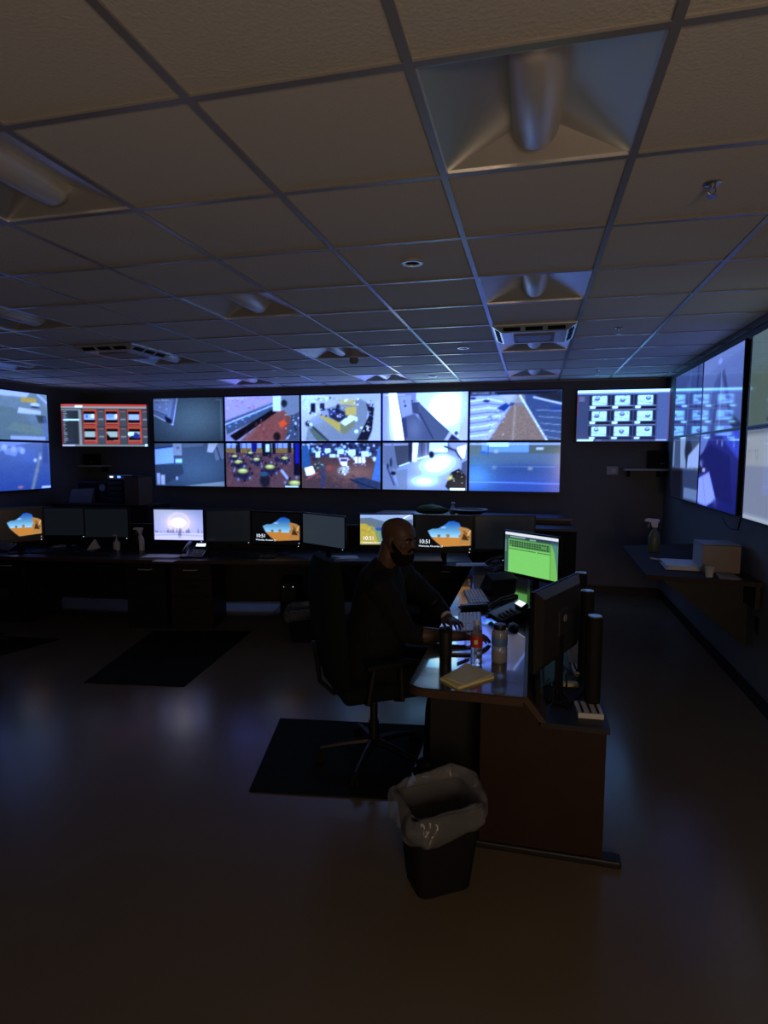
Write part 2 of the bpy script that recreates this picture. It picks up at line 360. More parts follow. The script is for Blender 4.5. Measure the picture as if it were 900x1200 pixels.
def pic_drive():
    i = Im(96, 56, (70, 95, 160)); i.grad((60, 85, 150), (72, 95, 150)); i.poly([(0, .1), (.5, .08), (.2, 1), (0, 1)], (175, 190, 230)); i.poly([(.3, .06), (.55, .06), (.6, .25), (.46, .24)], (190, 200, 230), .8)
    for k in range(9): i.line([(0, .2 + k * .09), (.2, .16 + k * .09), (.36, .22 + k * .07)], .010, (90, 115, 175) if k % 2 else (225, 235, 255), .7)
    i.poly([(.46, .3), (.62, .3), (.86, 1), (.22, 1)], (148, 125, 128)); i.poly([(.46, .3), (.22, 1), (.14, 1), (.4, .35)], (190, 200, 235), .8); i.line([(.5, .3), (.48, 1)], .015, (185, 170, 180), .6)
    i.poly([(.52, .08), (.6, .08), (.62, .3), (.48, .3)], (165, 150, 160), .7); i.line([(.55, .1), (.85, 1)], .012, (225, 230, 250)); i.rect(.0, 0, 1, .06, (40, 52, 95)); i.rect(.3, .03, .95, .08, (25, 32, 60)); i.poly([(.7, .1), (1, .05), (1, .24), (.86, .2)], (35, 45, 70))
    i.line([(.7, .14), (1, .28)], .012, (215, 225, 245)); i.poly([(.3, .35), (.4, .24), (.44, .3), (.38, .42)], (30, 70, 165)); i.ell(.18, .2, .05, .03, (30, 45, 110)); i.ell(.03, .14, .04, .03, (20, 30, 90)); i.ell(.94, .37, .07, .05, (40, 75, 165))
    for k in range(5): i.line([(.74 + k * .02, .4 + k * .13), (1, .42 + k * .14)], .006, (165, 185, 235), .7)
    i.blobs(.18, .4, .4, 1, 26, [(225, 235, 255), (90, 110, 165)], .008, .02, .6); i.noise(22, 1, ((i.X > .22) & (i.X < .86) & (i.Y > .3)).astype(float)); i.stamp(.02, .03, 14); return i.noise(12)
def pic_desk_cam():
    i = Im(96, 56, (68, 90, 132)); i.grad((75, 95, 138), (60, 85, 130)); i.glow(.65, .65, .35, .4, (78, 106, 150), .9); i.poly([(0, .12), (.27, .08), (.28, .46), (0, .5)], (140, 185, 250)); i.poly([(0, .1), (.27, .06), (.27, .09), (0, .14)], (40, 60, 130))
    i.rect(.27, 0, .4, .28, (140, 158, 205)); i.rect(.32, .08, .36, .13, (90, 105, 160)); i.rect(.3, .36, .4, .46, (165, 215, 250)); i.poly([(0, .5), (.4, .5), (.42, .7), (.1, 1), (0, 1)], (46, 62, 100), .7); i.rect(.02, .7, .07, .98, (170, 185, 235)); i.rect(.08, .74, .14, .98, (180, 195, 240))
    i.poly([(.4, 0), (.72, 0), (.7, .06), (.42, .1)], (100, 118, 160)); i.poly([(.78, 0), (.92, 0), (.84, .22), (.76, .2)], (185, 195, 225)); i.poly([(.92, 0), (1, 0), (1, .35), (.88, .4), (.86, .2)], (110, 128, 175)); i.line([(.9, .1), (.95, .38)], .01, (45, 60, 110))
    i.rect(.3, .78, .33, .86, (160, 190, 230)); i.poly([(.4, 1), (.99, .88), (1, 1)], (150, 168, 205)); return i.vig(.2).noise(8)
def pic_tables():
    i = Im(128, 72, (86, 60, 84)); i.poly([(0, .22), (1, .22), (1, 1), (0, 1)], (104, 72, 92)); i.blobs(0, .3, .95, 1, 60, [(140, 88, 100), (70, 48, 80)], .02, .05, .35); i.rect(0, 0, 1, .13, (140, 168, 228)); i.rect(0, .11, 1, .22, (140, 112, 70))
    for k in range(14): i.rect(k * .07, 0, k * .07 + .012, .13, (60, 70, 130))
    i.rect(.14, 0, .2, .22, (26, 30, 66)); i.rect(.36, 0, .42, .2, (18, 26, 150)); i.rect(.5, 0, .62, .3, (22, 24, 54)); i.rect(.64, 0, .68, .24, (26, 30, 66)); i.rect(.545, .02, .6, .2, (195, 218, 250)); i.rect(.84, 0, .89, .22, (38, 32, 56)); i.rect(.92, 0, 1, .72, (16, 18, 54)); i.rect(.94, 0, .99, .46, (22, 32, 190))
    for cx, cy, r in ((.34, .22, .055), (.12, .3, .06), (.42, .37, .07), (.8, .34, .07), (.17, .43, .085), (.6, .54, .10), (.23, .64, .11), (.93, .9, .12)):
        i.ell(cx, cy + r * .6, r * 1.25, r * 1.5, (30, 34, 84), .9, .5)
        for k in range(9): a = k * .7; i.ell(cx + r * 1.15 * math.cos(a), cy + r * 1.5 * math.sin(a) + r * .4, r * .2, r * .42, (120, 138, 205) if k % 2 else (20, 24, 72), .85, .5)
        i.ell(cx, cy, r * .95, r * .8, (60, 56, 60), 1, .3); i.ell(cx, cy - r * .08, r * .8, r * .62, (188, 190, 128), 1, .4); i.ell(cx, cy - r * .2, r * .55, r * .3, (222, 222, 170), .8, .6)
    i.ell(.53, .84, .085, .2, (24, 30, 54)); i.ell(.52, .7, .07, .07, (50, 92, 140)); i.ell(.7, .37, .045, .08, (34, 38, 90)); i.blobs(0, .2, .92, .5, 60, [(30, 38, 110), (150, 165, 220), (24, 26, 60)], .006, .014, .8); i.line([(.76, .62), (.83, .78)], .022, (165, 185, 240)); i.rect(.8, .96, .98, .99, (235, 240, 255)); i.stamp(.02, .02, 8); return i.noise(16)
def pic_slots():
    i = Im(112, 64, (88, 66, 80)); i.glow(.7, .65, .3, .2, (150, 108, 112), .9); i.glow(.35, .55, .08, .08, (165, 86, 84), .8); i.rect(0, 0, 1, .3, (50, 62, 120), .8); i.blobs(0, 0, 1, .28, 110, [(200, 230, 255), (50, 65, 150), (120, 190, 230), (28, 32, 85)], .012, .03); i.blobs(.05, .2, .95, .4, 34, [(225, 232, 255), (40, 45, 100)], .014, .035)
    for x, y, ww, hh in ((.3, .12, .07, .1), (.46, .14, .08, .1), (.6, .14, .09, .13), (.76, .18, .09, .12), (.36, .24, .08, .08), (.18, .2, .06, .12)): i.rect(x, y, x + ww, y + hh, (232, 240, 255), .9)
    i.poly([(0, .05), (.08, .05), (.12, .5), (0, .55)], (45, 95, 175)); i.poly([(1, .05), (.97, .1), (.89, .8), (1, .85)], (75, 125, 205)); i.poly([(.03, .55), (.14, .5), (.18, .68), (.06, .74)], (235, 230, 245)); i.line([(.08, .78), (.2, .66)], .012, (180, 90, 110))
    i.poly([(.47, .32), (.6, .32), (.58, .48), (.5, .48)], (215, 205, 235)); i.rect(.5, .35, .58, .4, (60, 60, 110)); i.ell(.54, .6, .09, .11, (195, 195, 210), .9, .4); i.blobs(.46, .5, .62, .7, 26, [(245, 245, 255), (70, 80, 110), (120, 140, 150)], .008, .016); i.poly([(.5, .42), (.58, .42), (.58, .5), (.52, .5)], (240, 240, 250))
    for k in range(3): i.rect(.68 + k * .045, .3, .72 + k * .045, .44, (235, 225, 250))
    i.blobs(.66, .42, .82, .5, 10, [(90, 80, 150), (200, 180, 220)]); i.blobs(.16, .42, .32, .55, 24, [(40, 120, 130), (190, 220, 230), (30, 50, 80)], .008, .02); i.line([(.28, .55), (.27, .98)], .03, (45, 70, 140), .7); i.poly([(.62, .78), (.8, .74), (1, .88), (1, 1), (.75, 1)], (50, 66, 112)); i.line([(.62, .8), (.95, 1)], .01, (30, 40, 80)); i.blobs(.05, .7, .7, 1, 50, [(60, 60, 110), (150, 90, 95), (80, 55, 70)], .01, .03, .5)
    i.stamp(.02, .02, 14); return i.noise(20)
def pic_lobby():
    i = Im(112, 64, (112, 124, 174)); i.poly([(.12, .52), (.55, .3), (.95, .3), (.95, 1), (.15, 1)], (142, 160, 202)); i.poly([(0, 0), (.14, 0), (.17, .6), (.02, .42)], (110, 122, 172)); i.poly([(.14, .07), (.32, .04), (.34, .42), (.18, .54)], (72, 80, 112)); i.rect(.31, 0, .36, .4, (42, 46, 82)); i.poly([(.36, 0), (.43, 0), (.41, .4), (.355, .4)], (236, 240, 262)); i.rect(.43, 0, .56, .3, (98, 104, 150)); i.line([(.47, 0), (.47, .3)], .008, (56, 62, 115)); i.line([(.52, 0), (.52, .3)], .008, (140, 150, 200)); i.rect(.56, 0, .77, .2, (225, 230, 255))
    i.glow(.62, .5, .2, .2, (262, 272, 285)); i.glow(.5, .82, .17, .12, (262, 272, 285), .95); i.glow(.72, .36, .15, .16, (268, 275, 285), .9); i.line([(.42, .34), (.55, .28)], .01, (250, 252, 265)); i.line([(.2, .5), (.32, .42)], .01, (235, 238, 255))
    i.ell(.585, .25, .035, .09, (18, 22, 55)); i.poly([(.78, 0), (1, 0), (1, .62), (.9, .36)], (160, 172, 215)); i.poly([(.88, .1), (.99, .04), (.97, .32), (.91, .36)], (250, 250, 262)); i.line([(.74, .08), (.86, .16), (.93, .34)], .012, (40, 48, 95)); i.poly([(.94, .42), (1, .36), (1, 1), (.92, .9)], (88, 94, 138))
    i.poly([(.75, .92), (.82, .62), (.91, .54), (.99, .7), (.98, 1), (.8, 1)], (18, 18, 38)); i.poly([(.76, .74), (.83, .66), (.84, .76), (.78, .8)], (215, 198, 120)); i.blobs(.78, .6, .97, .9, 14, [(235, 240, 255), (80, 90, 120)], .008, .014); i.poly([(0, .45), (.06, .5), (.2, 1), (0, 1)], (122, 136, 190)); i.line([(.06, .55), (.14, .9)], .01, (60, 70, 130)); i.ell(.13, .65, .04, .05, (20, 26, 58)); i.ell(.1, .42, .02, .12, (50, 58, 100)); i.ell(.06, .5, .016, .07, (34, 42, 82)); i.poly([(.15, .6), (.3, .55), (.3, 1), (.2, 1)], (118, 132, 182), .6)
    i.rect(.8, .95, .98, .99, (262, 262, 270)); i.stamp(.02, .03, 16, (255, 255, 265)); return i.noise(8)
def pic_lot_night():
    i = Im(96, 56, (60, 95, 165)); i.grad((90, 120, 165), (58, 88, 185)); i.rect(0, .0, .16, .3, (108, 125, 140)); i.rect(.14, 0, .66, .2, (120, 165, 235)); i.rect(.2, 0, .44, .08, (215, 230, 255)); i.rect(.66, .04, 1, .22, (92, 108, 118)); i.rect(.74, .1, .82, .15, (195, 210, 230)); i.line([(0, .03), (1, .03)], .008, (200, 220, 245)); i.ell(.16, .22, .05, .06, (50, 110, 210)); i.ell(.3, .18, .03, .05, (170, 195, 230)); i.line([(.21, .05), (.21, .3)], .006, (60, 85, 140))
    i.rect(0, .22, 1, .45, (100, 125, 160), .6); i.glow(.08, .7, .2, .3, (100, 175, 230), .8); i.glow(.6, .55, .3, .14, (55, 85, 150), .7); i.ell(.28, .51, .04, .06, (150, 165, 200), .7, .8); i.ell(.68, .53, .04, .05, (175, 180, 180), .8, .8); i.line([(0, .82), (1, .83)], .006, (135, 175, 240)); i.line([(.05, .5), (.95, .49)], .004, (120, 150, 220), .7); i.stamp(.02, .015, 20, wd=.014); return i.noise(8)
def pic_alarm_list():
    i = Im(112, 62, (62, 64, 76)); i.rect(0, 0, 1, .05, (225, 66, 52)); i.rect(.0, .05, 1, .1, (170, 160, 165)); i.rect(.16, .03, .25, .08, (235, 235, 240)); i.rect(0, .1, .24, 1, (50, 53, 66)); i.rect(0, .1, .012, 1, (150, 50, 60)); i.rect(.2, .13, .235, 1, (150, 152, 160)); i.rect(0, .12, .22, .15, (150, 155, 165))
    for k in range(17):
        y = .17 + k * .045; i.rect(.02, y, .04 + .04 * i.rng.rand(), y + .02, (170, 170, 180))
    i.rect(.02, .35, .21, .39, (225, 230, 235))
    for c in range(3):
        for r in range(2):
            x = .25 + c * .26; y = .13 + r * .41
            i.rect(x, y, x + .165, y + .39, (235, 72, 58)); i.rect(x + .01, y + .035, x + .145, y + .36, (90, 40, 45)); i.rect(x + .012, y + .04, x + .14, y + .3, (8, 10, 16)); i.rect(x + .012, y + .1, x + .14, y + .24, (170, 190, 220) if r == 0 else (175, 188, 192)); i.rect(x + .01, y + .31, x + .15, y + .34, (225, 120, 110)); i.rect(x, y, x + .15, y + .022, (190, 110, 70))
            i.rect(x + .165, y + .02, x + .26, y + .39, (82, 84, 96)); i.rect(x + .18, y + .03, x + .24, y + .05, (230, 110, 110)); i.rect(x + .18, y + .21, x + .24, y + .245, (150, 152, 165)); i.rect(x + .255, y, x + .262, y + .4, (50, 50, 60))
    i.rect(.28, .25, .31, .33, (90, 130, 210)); i.rect(.35, .24, .38, .32, (235, 240, 250)); i.ell(.57, .28, .05, .07, (120, 160, 220)); i.rect(.63, .23, .65, .33, (240, 244, 250)); i.poly([(.52, .68), (.57, .8), (.6, .8), (.6, .86), (.52, .86)], (12, 14, 18)); i.poly([(.79, .78), (.86, .66), (.91, .72), (.9, .82)], (40, 60, 150)); i.rect(.77, .66, .84, .74, (225, 230, 235)); i.rect(0, .955, 1, 1, (150, 150, 155)); i.rect(.0, .96, .15, 1, (205, 205, 208)); i.rect(.97, .94, 1, 1, (240, 245, 250)); return i.noise(8)
def pic_thumbs():
    i = Im(128, 72, (78, 92, 145)); i.rect(0, 0, 1, .06, (232, 240, 262)); i.rect(0, .055, 1, .08, (140, 165, 220)); i.rect(0, .08, .13, 1, (66, 80, 128)); i.rect(0, .08, .01, .5, (150, 60, 90)); i.rect(.02, .12, .08, .22, (112, 112, 160)); i.rect(.87, .07, 1, 1, (92, 108, 170)); i.rect(.992, .02, 1, .95, (150, 50, 90))
    for r in range(3):
        for c in range(3):
            x = .13 + c * .245; y = .1 + r * .30
            i.rect(x, y, x + .235, y + .28, (34, 42, 82)); i.rect(x + .035, y + .01, x + .2, y + .2, (205, 225, 245)); i.rect(x + .01, y + .215, x + .075, y + .26, (232, 236, 240)); i.rect(x, y + .205, x + .235, y + .215, (170, 185, 225)); i.rect(x + .075, y + .22, x + .23, y + .26, (22, 28, 58)); i.rect(x, y + .272, x + .235, y + .282, (195, 205, 235)); i.line([(x + .04, y + .12), (x + .2, y + .17)], .008, (165, 190, 225), .8)
            cx, cy = x + .09 + .03 * ((r * 3 + c) % 3), y + .07 + .03 * ((r + c) % 2)
            i.ell(cx, cy, .035, .045, (55, 75, 125)); i.ell(cx, cy - .012, .022, .024, (190, 215, 240))
            i.blobs(x + .04, y + .02, x + .19, y + .18, 4, [(100, 120, 170), (235, 245, 255)], .006, .014, .7)
    i.rect(0, .955, 1, 1, (75, 90, 140)); i.rect(.01, .96, .19, .995, (240, 245, 255)); i.rect(.22, .965, .28, .99, (120, 130, 190)); i.rect(.86, .965, .98, .985, (220, 225, 240)); return i.noise(8)
def pic_curtain_a():
    i = Im(64, 44, (58, 72, 128)); i.grad((70, 84, 140), (50, 64, 120)); i.ell(.3, .55, .1, .16, (38, 50, 180), .8, .6); i.line([(.6, 0), (.5, 1)], .02, (90, 110, 170), .7); i.line([(.85, 0), (.8, 1)], .03, (36, 46, 88), .7); i.ell(.5, .3, .1, .2, (95, 112, 165), .5, .9); return i.noise(6)
def pic_curtain_b():
    i = Im(64, 44, (90, 104, 165)); i.grad((108, 120, 180), (78, 92, 150)); i.poly([(.45, .2), (.4, .9), (.2, .9), (.3, .4)], (70, 85, 140), .7)
    for x in (.48, .52): i.line([(x, .25), (x - .18, 1)], .012, (40, 50, 100), .8); i.line([(x + .04, .25), (x + .32, 1)], .014, (36, 46, 96), .8)
    i.line([(.5, .25), (.5, 1)], .02, (135, 150, 205), .6); i.poly([(.75, .8), (1, .95), (1, 1), (.8, 1)], (24, 30, 70)); i.poly([(.0, 0), (1, 0), (1, .08), (0, .2)], (120, 132, 190), .5); i.ell(.45, .1, .06, .04, (150, 160, 215)); return i.noise(6)
def pic_hall_low():
    i = Im(64, 44, (30, 34, 56)); i.rect(0, 0, 1, .5, (72, 84, 118)); i.poly([(.3, 0), (.5, 0), (.55, .5), (.35, .5)], (140, 155, 190)); i.ell(.62, .22, .16, .2, (36, 40, 62)); i.poly([(.62, .3), (1, .1), (1, .48), (.6, .5)], (158, 170, 200)); i.rect(.02, .05, .08, .48, (125, 138, 175)); i.poly([(.45, .5), (1, .5), (1, 1), (.5, 1)], (56, 68, 104)); i.rect(.52, .8, 1, .97, (110, 125, 165)); i.rect(0, .5, .4, 1, (18, 20, 36)); i.line([(0, .5), (1, .5)], .01, (110, 120, 160), .6); return i.noise(7)
def pic_bag():
    i = Im(64, 44, (32, 34, 110)); i.grad((46, 50, 130), (30, 34, 112)); i.poly([(0, 0), (.3, 0), (.1, .25), (0, .3)], (105, 120, 190)); i.poly([(.55, 0), (1, 0), (1, .35), (.7, .15)], (60, 75, 190)); i.blobs(.4, .05, .95, .2, 14, [(120, 135, 210), (40, 50, 120)], .015, .04, .7); i.poly([(0, .62), (.3, .52), (.52, .88), (.25, 1), (0, .98)], (150, 158, 225)); i.line([(.12, .56), (.25, 1)], .006, (110, 118, 190)); i.ell(.08, .4, .07, .07, (140, 150, 215)); i.ell(.04, .5, .07, .05, (18, 20, 50)); i.rect(.1, .48, .18, .52, (190, 175, 205)); i.poly([(0, .3), (.3, .14), (.8, .3), (.9, .9), (.5, .85), (.3, .5), (.1, .45)], (28, 30, 98), .7); i.ell(.5, .92, .1, .08, (70, 80, 150), .7, .8); return i.noise(6)
def pic_grey_feed():
    i = Im(64, 40, (104, 110, 104)); i.grad((92, 102, 104), (112, 112, 100), True); i.poly([(0, .35), (.4, .38), (.3, 1), (0, 1)], (92, 98, 84), .6); i.rect(.3, .93, 1, .97, (48, 52, 52)); return i.noise(6)
def pic_pale_page():
    i = Im(64, 40, (140, 134, 148)); i.rect(0, 0, 1, .4, (158, 150, 156)); i.rect(0, .4, 1, .95, (134, 130, 148)); i.rect(0, .0, 1, .05, (110, 110, 120))
    for r in range(3):
        for c in range(5): i.ell(.05 + c * .035, .22 + r * .05, .014, .014, (95, 110, 70) if (r + c) % 3 else (60, 70, 60))
    i.rect(0, .95, 1, 1, (180, 176, 182)); return i.noise(3)
def pic_arch(full=True):
    i = Im(80, 52, (7, 7, 9)); sky = [(.22, .44), (.3, .38), (.4, .37), (.5, .28), (.6, .15), (.68, .14), (.78, .2), (.8, .3), (.92, .34), (.985, .4), (.985, .84), (.48, .9), (.4, .8), (.3, .66), (.26, .56)]
    i.poly(sky, (40, 110, 200)); m = Im(80, 52, (0, 0, 0)).poly(sky, (1, 1, 1)).a[..., 0]
    t = np.clip((i.Y - .15) / .45, 0, 1)[..., None]; c = np.array((22, 84, 190)) * (1 - t) + np.array((150, 215, 225)) * t
    c = np.where((i.Y > .62)[..., None], np.array((196, 132, 60.)), c); rk = (i.X > .79 + .02 * np.sin(i.Y * 30)) & (i.Y < .8); c = np.where(rk[..., None], np.array((176, 128, 72.)), c)
    i.a = i.a * (1 - m[..., None]) + c * m[..., None]
    i.ell(.42, .58, .035, .05, (95, 95, 90)); i.ell(.58, .57, .04, .06, (150, 110, 75)); i.poly([(.82, .68), (.86, .48), (.92, .6), (.95, .7)], (70, 42, 22)); i.line([(.86, .42), (.96, .62)], .012, (90, 60, 34)); i.line([(.97, .42), (.93, .55)], .012, (225, 190, 110)); i.ell(.5, .33, .07, .04, (190, 225, 240), .8, .9)
    i.ell(.97, .95, .012, .018, (230, 230, 240)); return i
def pic_snow():
    i = Im(80, 52, (150, 165, 215)); i.grad((120, 140, 205), (175, 178, 225)); i.glow(.1, .05, .4, .4, (165, 175, 210), .7); i.glow(.5, .42, .34, .34, (225, 218, 225), .9); i.glow(.49, .44, .13, .13, (262, 258, 240), 1)
    d = np.sqrt(((i.X - .5) / .21) ** 2 + ((i.Y - .42) / .3) ** 2); i.mix(np.exp(-((d - 1) / .14) ** 2), (240, 225, 215), .45)
    for k in range(40):
        x = i.rng.rand(); hh = i.rng.uniform(.06, .2) * (1.2 - .5 * abs(x - .5)); i.poly([(x - .015, .78), (x, .78 - hh), (x + .015, .78)], (105, 112, 160), .8)
    i.rect(0, .77, 1, 1, (196, 200, 240)); i.line([(0, .85), (.4, .82), (1, .86)], .02, (150, 155, 205), .6); i.poly([(.48, .86), (.52, .58), (.56, .86)], (112, 118, 165)); i.ell(.52, .9, .05, .05, (150, 150, 195), .8, .6); return i.noise(6)
def pic_hills():
    i = Im(80, 52, (80, 120, 165)); i.grad((150, 180, 220), (110, 150, 165)); i.poly([(0, .12), (.2, .1), (.5, .25), (1, .15), (1, .5), (0, .4)], (92, 116, 150)); i.poly([(0, .3), (.12, .3), (.3, .55), (.38, 1), (0, 1)], (186, 168, 72)); i.poly([(.1, .32), (.35, .5), (.45, 1), (.36, 1), (.28, .6)], (120, 150, 110)); i.poly([(.35, .45), (.8, .4), (1, .5), (1, 1), (.42, 1)], (90, 140, 165)); i.ell(.35, .48, .1, .07, (40, 80, 165)); i.line([(.8, .14), (.95, 0)], .012, (225, 235, 245)); i.poly([(0, .1), (.3, .3), (.3, .4), (0, .26)], (104, 116, 118), .8); i.blobs(.02, .4, .3, .95, 18, [(205, 190, 90), (150, 140, 60)], .02, .05, .4); i.line([(0, .93), (.3, .93)], .01, (220, 225, 230), .7); return i.noise(10)
def pic_green():
    i = Im(96, 64, (112, 190, 98)); i.rect(0, 0, 1, .07, (205, 208, 215)); i.rect(0, .07, 1, .16, (40, 62, 66)); i.rect(.0, .07, .07, 1, (52, 78, 80)); i.rect(.1, .1, .4, .12, (150, 190, 180)); i.rect(.48, .12, .6, .14, (150, 190, 180)); i.rect(.08, .15, 1, .19, (70, 125, 80))
    for r in range(3):
        for c in range(16):
            if i.rng.rand() < .9: i.rect(.09 + c * .047, .2 + r * .055, .09 + c * .047 + .034, .235 + r * .055, (24, 44, 40))
    i.rect(.08, .2, .86, .36, (42, 70, 52), .45)
    for c in range(30):
        if i.rng.rand() < .8: i.rect(.08 + c * .026, .4, .1 + c * .026, .42, (28, 60, 40))
    i.rect(.86, .2, .99, 1, (104, 172, 84)); i.line([(.86, .15), (.86, 1)], .006, (70, 120, 66)); i.poly([(.86, .1), (.93, .35), (1, .95), (1, .12)], (60, 84, 130), .6); i.rect(.0, .2, .03, .5, (120, 160, 150), .5); return i.noise(5)

# ------------------------------------------------------------------ the room
XL, XR, YF, YB, CZ = -6.80, 1.60, -3.0, 8.17, 2.745
struct(MB().box(((XL + XR) / 2, (YF + YB) / 2, -.05), (XR - XL + .4, YB - YF + .4, .1)).build('floor', 'floor_vinyl'))
struct(MB().box(((XL + XR) / 2, YB + .06, CZ / 2), (XR - XL + .24, .12, CZ)).build('wall_back', 'wall_paint'))
struct(MB().box(((XL + XR) / 2, YF - .06, CZ / 2), (XR - XL + .24, .12, CZ)).build('wall_front', 'wall_paint'))
struct(MB().box((XL - .06, (YF + YB) / 2, CZ / 2), (.12, YB - YF, CZ)).build('wall_left', 'wall_paint'))
struct(MB().box((XR + .06, (YF + YB) / 2, CZ / 2), (.12, YB - YF, CZ)).build('wall_right', 'wall_paint'))
mat('base_rubber', (.008, .008, .009), .5)
struct(MB().box(((XL + XR) / 2, YB - .006, .05), (XR - XL, .012, .1)).build('baseboard_back', 'base_rubber'))
struct(MB().box((XR - .006, (YF + YB) / 2, .05), (.012, YB - YF - .03, .1)).build('baseboard_right', 'base_rubber'))
struct(MB().box((XL + .006, (YF + YB) / 2, .05), (.012, YB - YF - .03, .1)).build('baseboard_left', 'base_rubber'))
# suspended ceiling: tiles with openings for the fittings
T, GX, GY = .6096, -.3229, 1.5478
lights = [(0, 0), (0, 3), (0, 6), (0, 9), (-3, 0), (-3, 3), (-3, 6), (-3, 9), (-6, 3), (-6, 6), (-6, 9), (-9, 6)]
vents = [(0, 5), (-6, 5), (-6, 2)]
holes = set(lights)
tb = MB(); gb = MB()
xs = [GX + i * T for i in range(-11, 4)]; ys = [GY + j * T for j in range(-8, 12)]
for i in range(-11, 4):
    for j in range(-8, 11):
        if (i, j) in holes: continue
        x0, x1 = max(GX + i * T, XL), min(GX + (i + 1) * T, XR); y0, y1 = max(GY + j * T, YF), min(GY + (j + 1) * T, YB)
        if x1 - x0 < .01 or y1 - y0 < .01: continue
        tb.box(((x0 + x1) / 2, (y0 + y1) / 2, CZ + .008), (x1 - x0, y1 - y0, .016))
struct(tb.build('ceiling', 'ceiling_tile'))
struct(MB().box(((XL + XR) / 2, (YF + YB) / 2, CZ + .3), (XR - XL + .24, YB - YF + .24, .05)).build('ceiling', 'ceiling_tile'))
for x in xs:
    if XL < x < XR: gb.box((x, (YF + YB) / 2, CZ - .003), (.024, YB - YF, .008)).box((x, (YF + YB) / 2, CZ + .02), (.004, YB - YF, .04))
for y in ys:
    if YF < y < YB: gb.box(((XL + XR) / 2, y, CZ - .0035), (XR - XL, .024, .007))
gb.box(((XL + XR) / 2, YB - .012, CZ - .004), (XR - XL, .024, .008)); gb.box((XR - .012, (YF + YB) / 2, CZ - .004), (.024, YB - YF, .008)); gb.box((XL + .012, (YF + YB) / 2, CZ - .004), (.024, YB - YF, .008))
struct(gb.build('trim_1', 'grid_metal'))

def ceiling_light(i, j, label):
    x, y = GX + (i + .5) * T, GY + (j + .5) * T
    t = thing('ceiling_light', label, 'ceiling light', (x, y, CZ), 0, 'recessed square ceiling lights')
    a = T / 2 - .012; h = .10; e = .10
    r = MB()
    r.face([(-a, -a, 0), (-a, a, 0), (0, a - e, h), (0, -a + e, h)]); r.face([(a, a, 0), (a, -a, 0), (0, -a + e, h), (0, a - e, h)])
    r.face([(-a, a, 0), (a, a, 0), (0, a - e, h)]); r.face([(a, -a, 0), (-a, -a, 0), (0, -a + e, h)])
    r.build('reflector', 'white_metal', t)
    l = MB(); rr = .074; L = a - .03; rg = []
    for k, (yy, s) in enumerate(((-L, .02), (-L + .004, .5), (-L + .02, .82), (-L + .05, 1), (L - .05, 1), (L - .02, .82), (L - .004, .5), (L, .02))):
        rg.append([(rr * s * math.cos(q), yy, h - .015 - (rr * 1.12) * s * math.sin(q)) for q in [PI * n / 14 for n in range(15)]])
    l.rings(rg, closed=False); l.build('lens', 'lens_acrylic', t, smooth=True)
    frame_ = MB()
    for sx in (-1, 1): frame_.box((sx * (a + .002), 0, .004), (.012, 2 * a, .02)); frame_.box((0, sx * (a + .002), .004), (2 * a, .012, .02))
    frame_.build('frame', 'white_metal', t)
where = {(0, 0): 'largest and nearest', (0, 3): 'second of the right row, bright blue wings beyond two plain tiles', (0, 6): 'right row, just beyond the square air vent', (0, 9): 'farthest of the right row, close to the back wall',
         (-3, 0): 'cut by the left photo edge, nearest of the left rows', (-3, 3): 'middle row, left of the small round ceiling speaker', (-3, 6): 'middle row, beside the hanging smoke detector', (-3, 9): 'middle row, close above the video wall',
         (-6, 3): 'left row, at the left photo edge behind an air vent', (-6, 6): 'left row, just beyond the second square air vent', (-6, 9): 'left row, farthest one near the back wall', (-9, 6): 'far left near the left wall'}
for q in lights: ceiling_light(*q, 'unlit square ceiling light, ' + where[q])

def ceiling_vent(i, j, label):
    x, y = GX + (i + .5) * T, GY + (j + .5) * T
    t = thing('air_vent', label, 'air vent', (x, y, CZ - .008), 0, 'square ceiling air vents')
    a, b, d = .30, .235, .045
    p = MB(); p.rings([[(sx * a, sy * a, 0) for sx, sy in ((-1, -1), (1, -1), (1, 1), (-1, 1))], [(sx * a, sy * a, -.008) for sx, sy in ((-1, -1), (1, -1), (1, 1), (-1, 1))], [(sx * b, sy * b, -d) for sx, sy in ((-1, -1), (1, -1), (1, 1), (-1, 1))]])
    p.build('panel', 'vent_white', t)
    ang = math.atan2(d - .008, a - b); mid = (a + b) / 2; zz = -(d + .008) / 2
    for k in range(4):
        s = MB(); s.M = Matrix.Rotation(k * PI / 2, 4, 'Z')
        for q in (-1, 0, 1): s.box((q * .16, -mid, zz), (.125, .04, .008), rot=(-ang, 0, 0), bev=.003)
        s.build('air_slot', 'vent_dark', t)
    g = frame_mb(.26, .26, .02, -.006, .006); 
    for v in g.bm.verts: v.co = Vector((v.co.x, v.co.z, -d + v.co.y - .004))
    g.build('grille_frame', 'grey_plastic', t)
    s = MB()
    for q in range(9): s.box((0, -.11 + q * .0275, -d - .004), (.25, .022, .003), rot=(R(-8), 0, 0))
    s.build('grille', 'vent_white', t)
ceiling_vent(0, 5, 'white square air vent in the right row, in front of a blue-lit light'); ceiling_vent(-6, 5, 'white square air vent halfway along the left part of the ceiling'); ceiling_vent(-6, 2, 'white square air vent cut by the left photo edge')

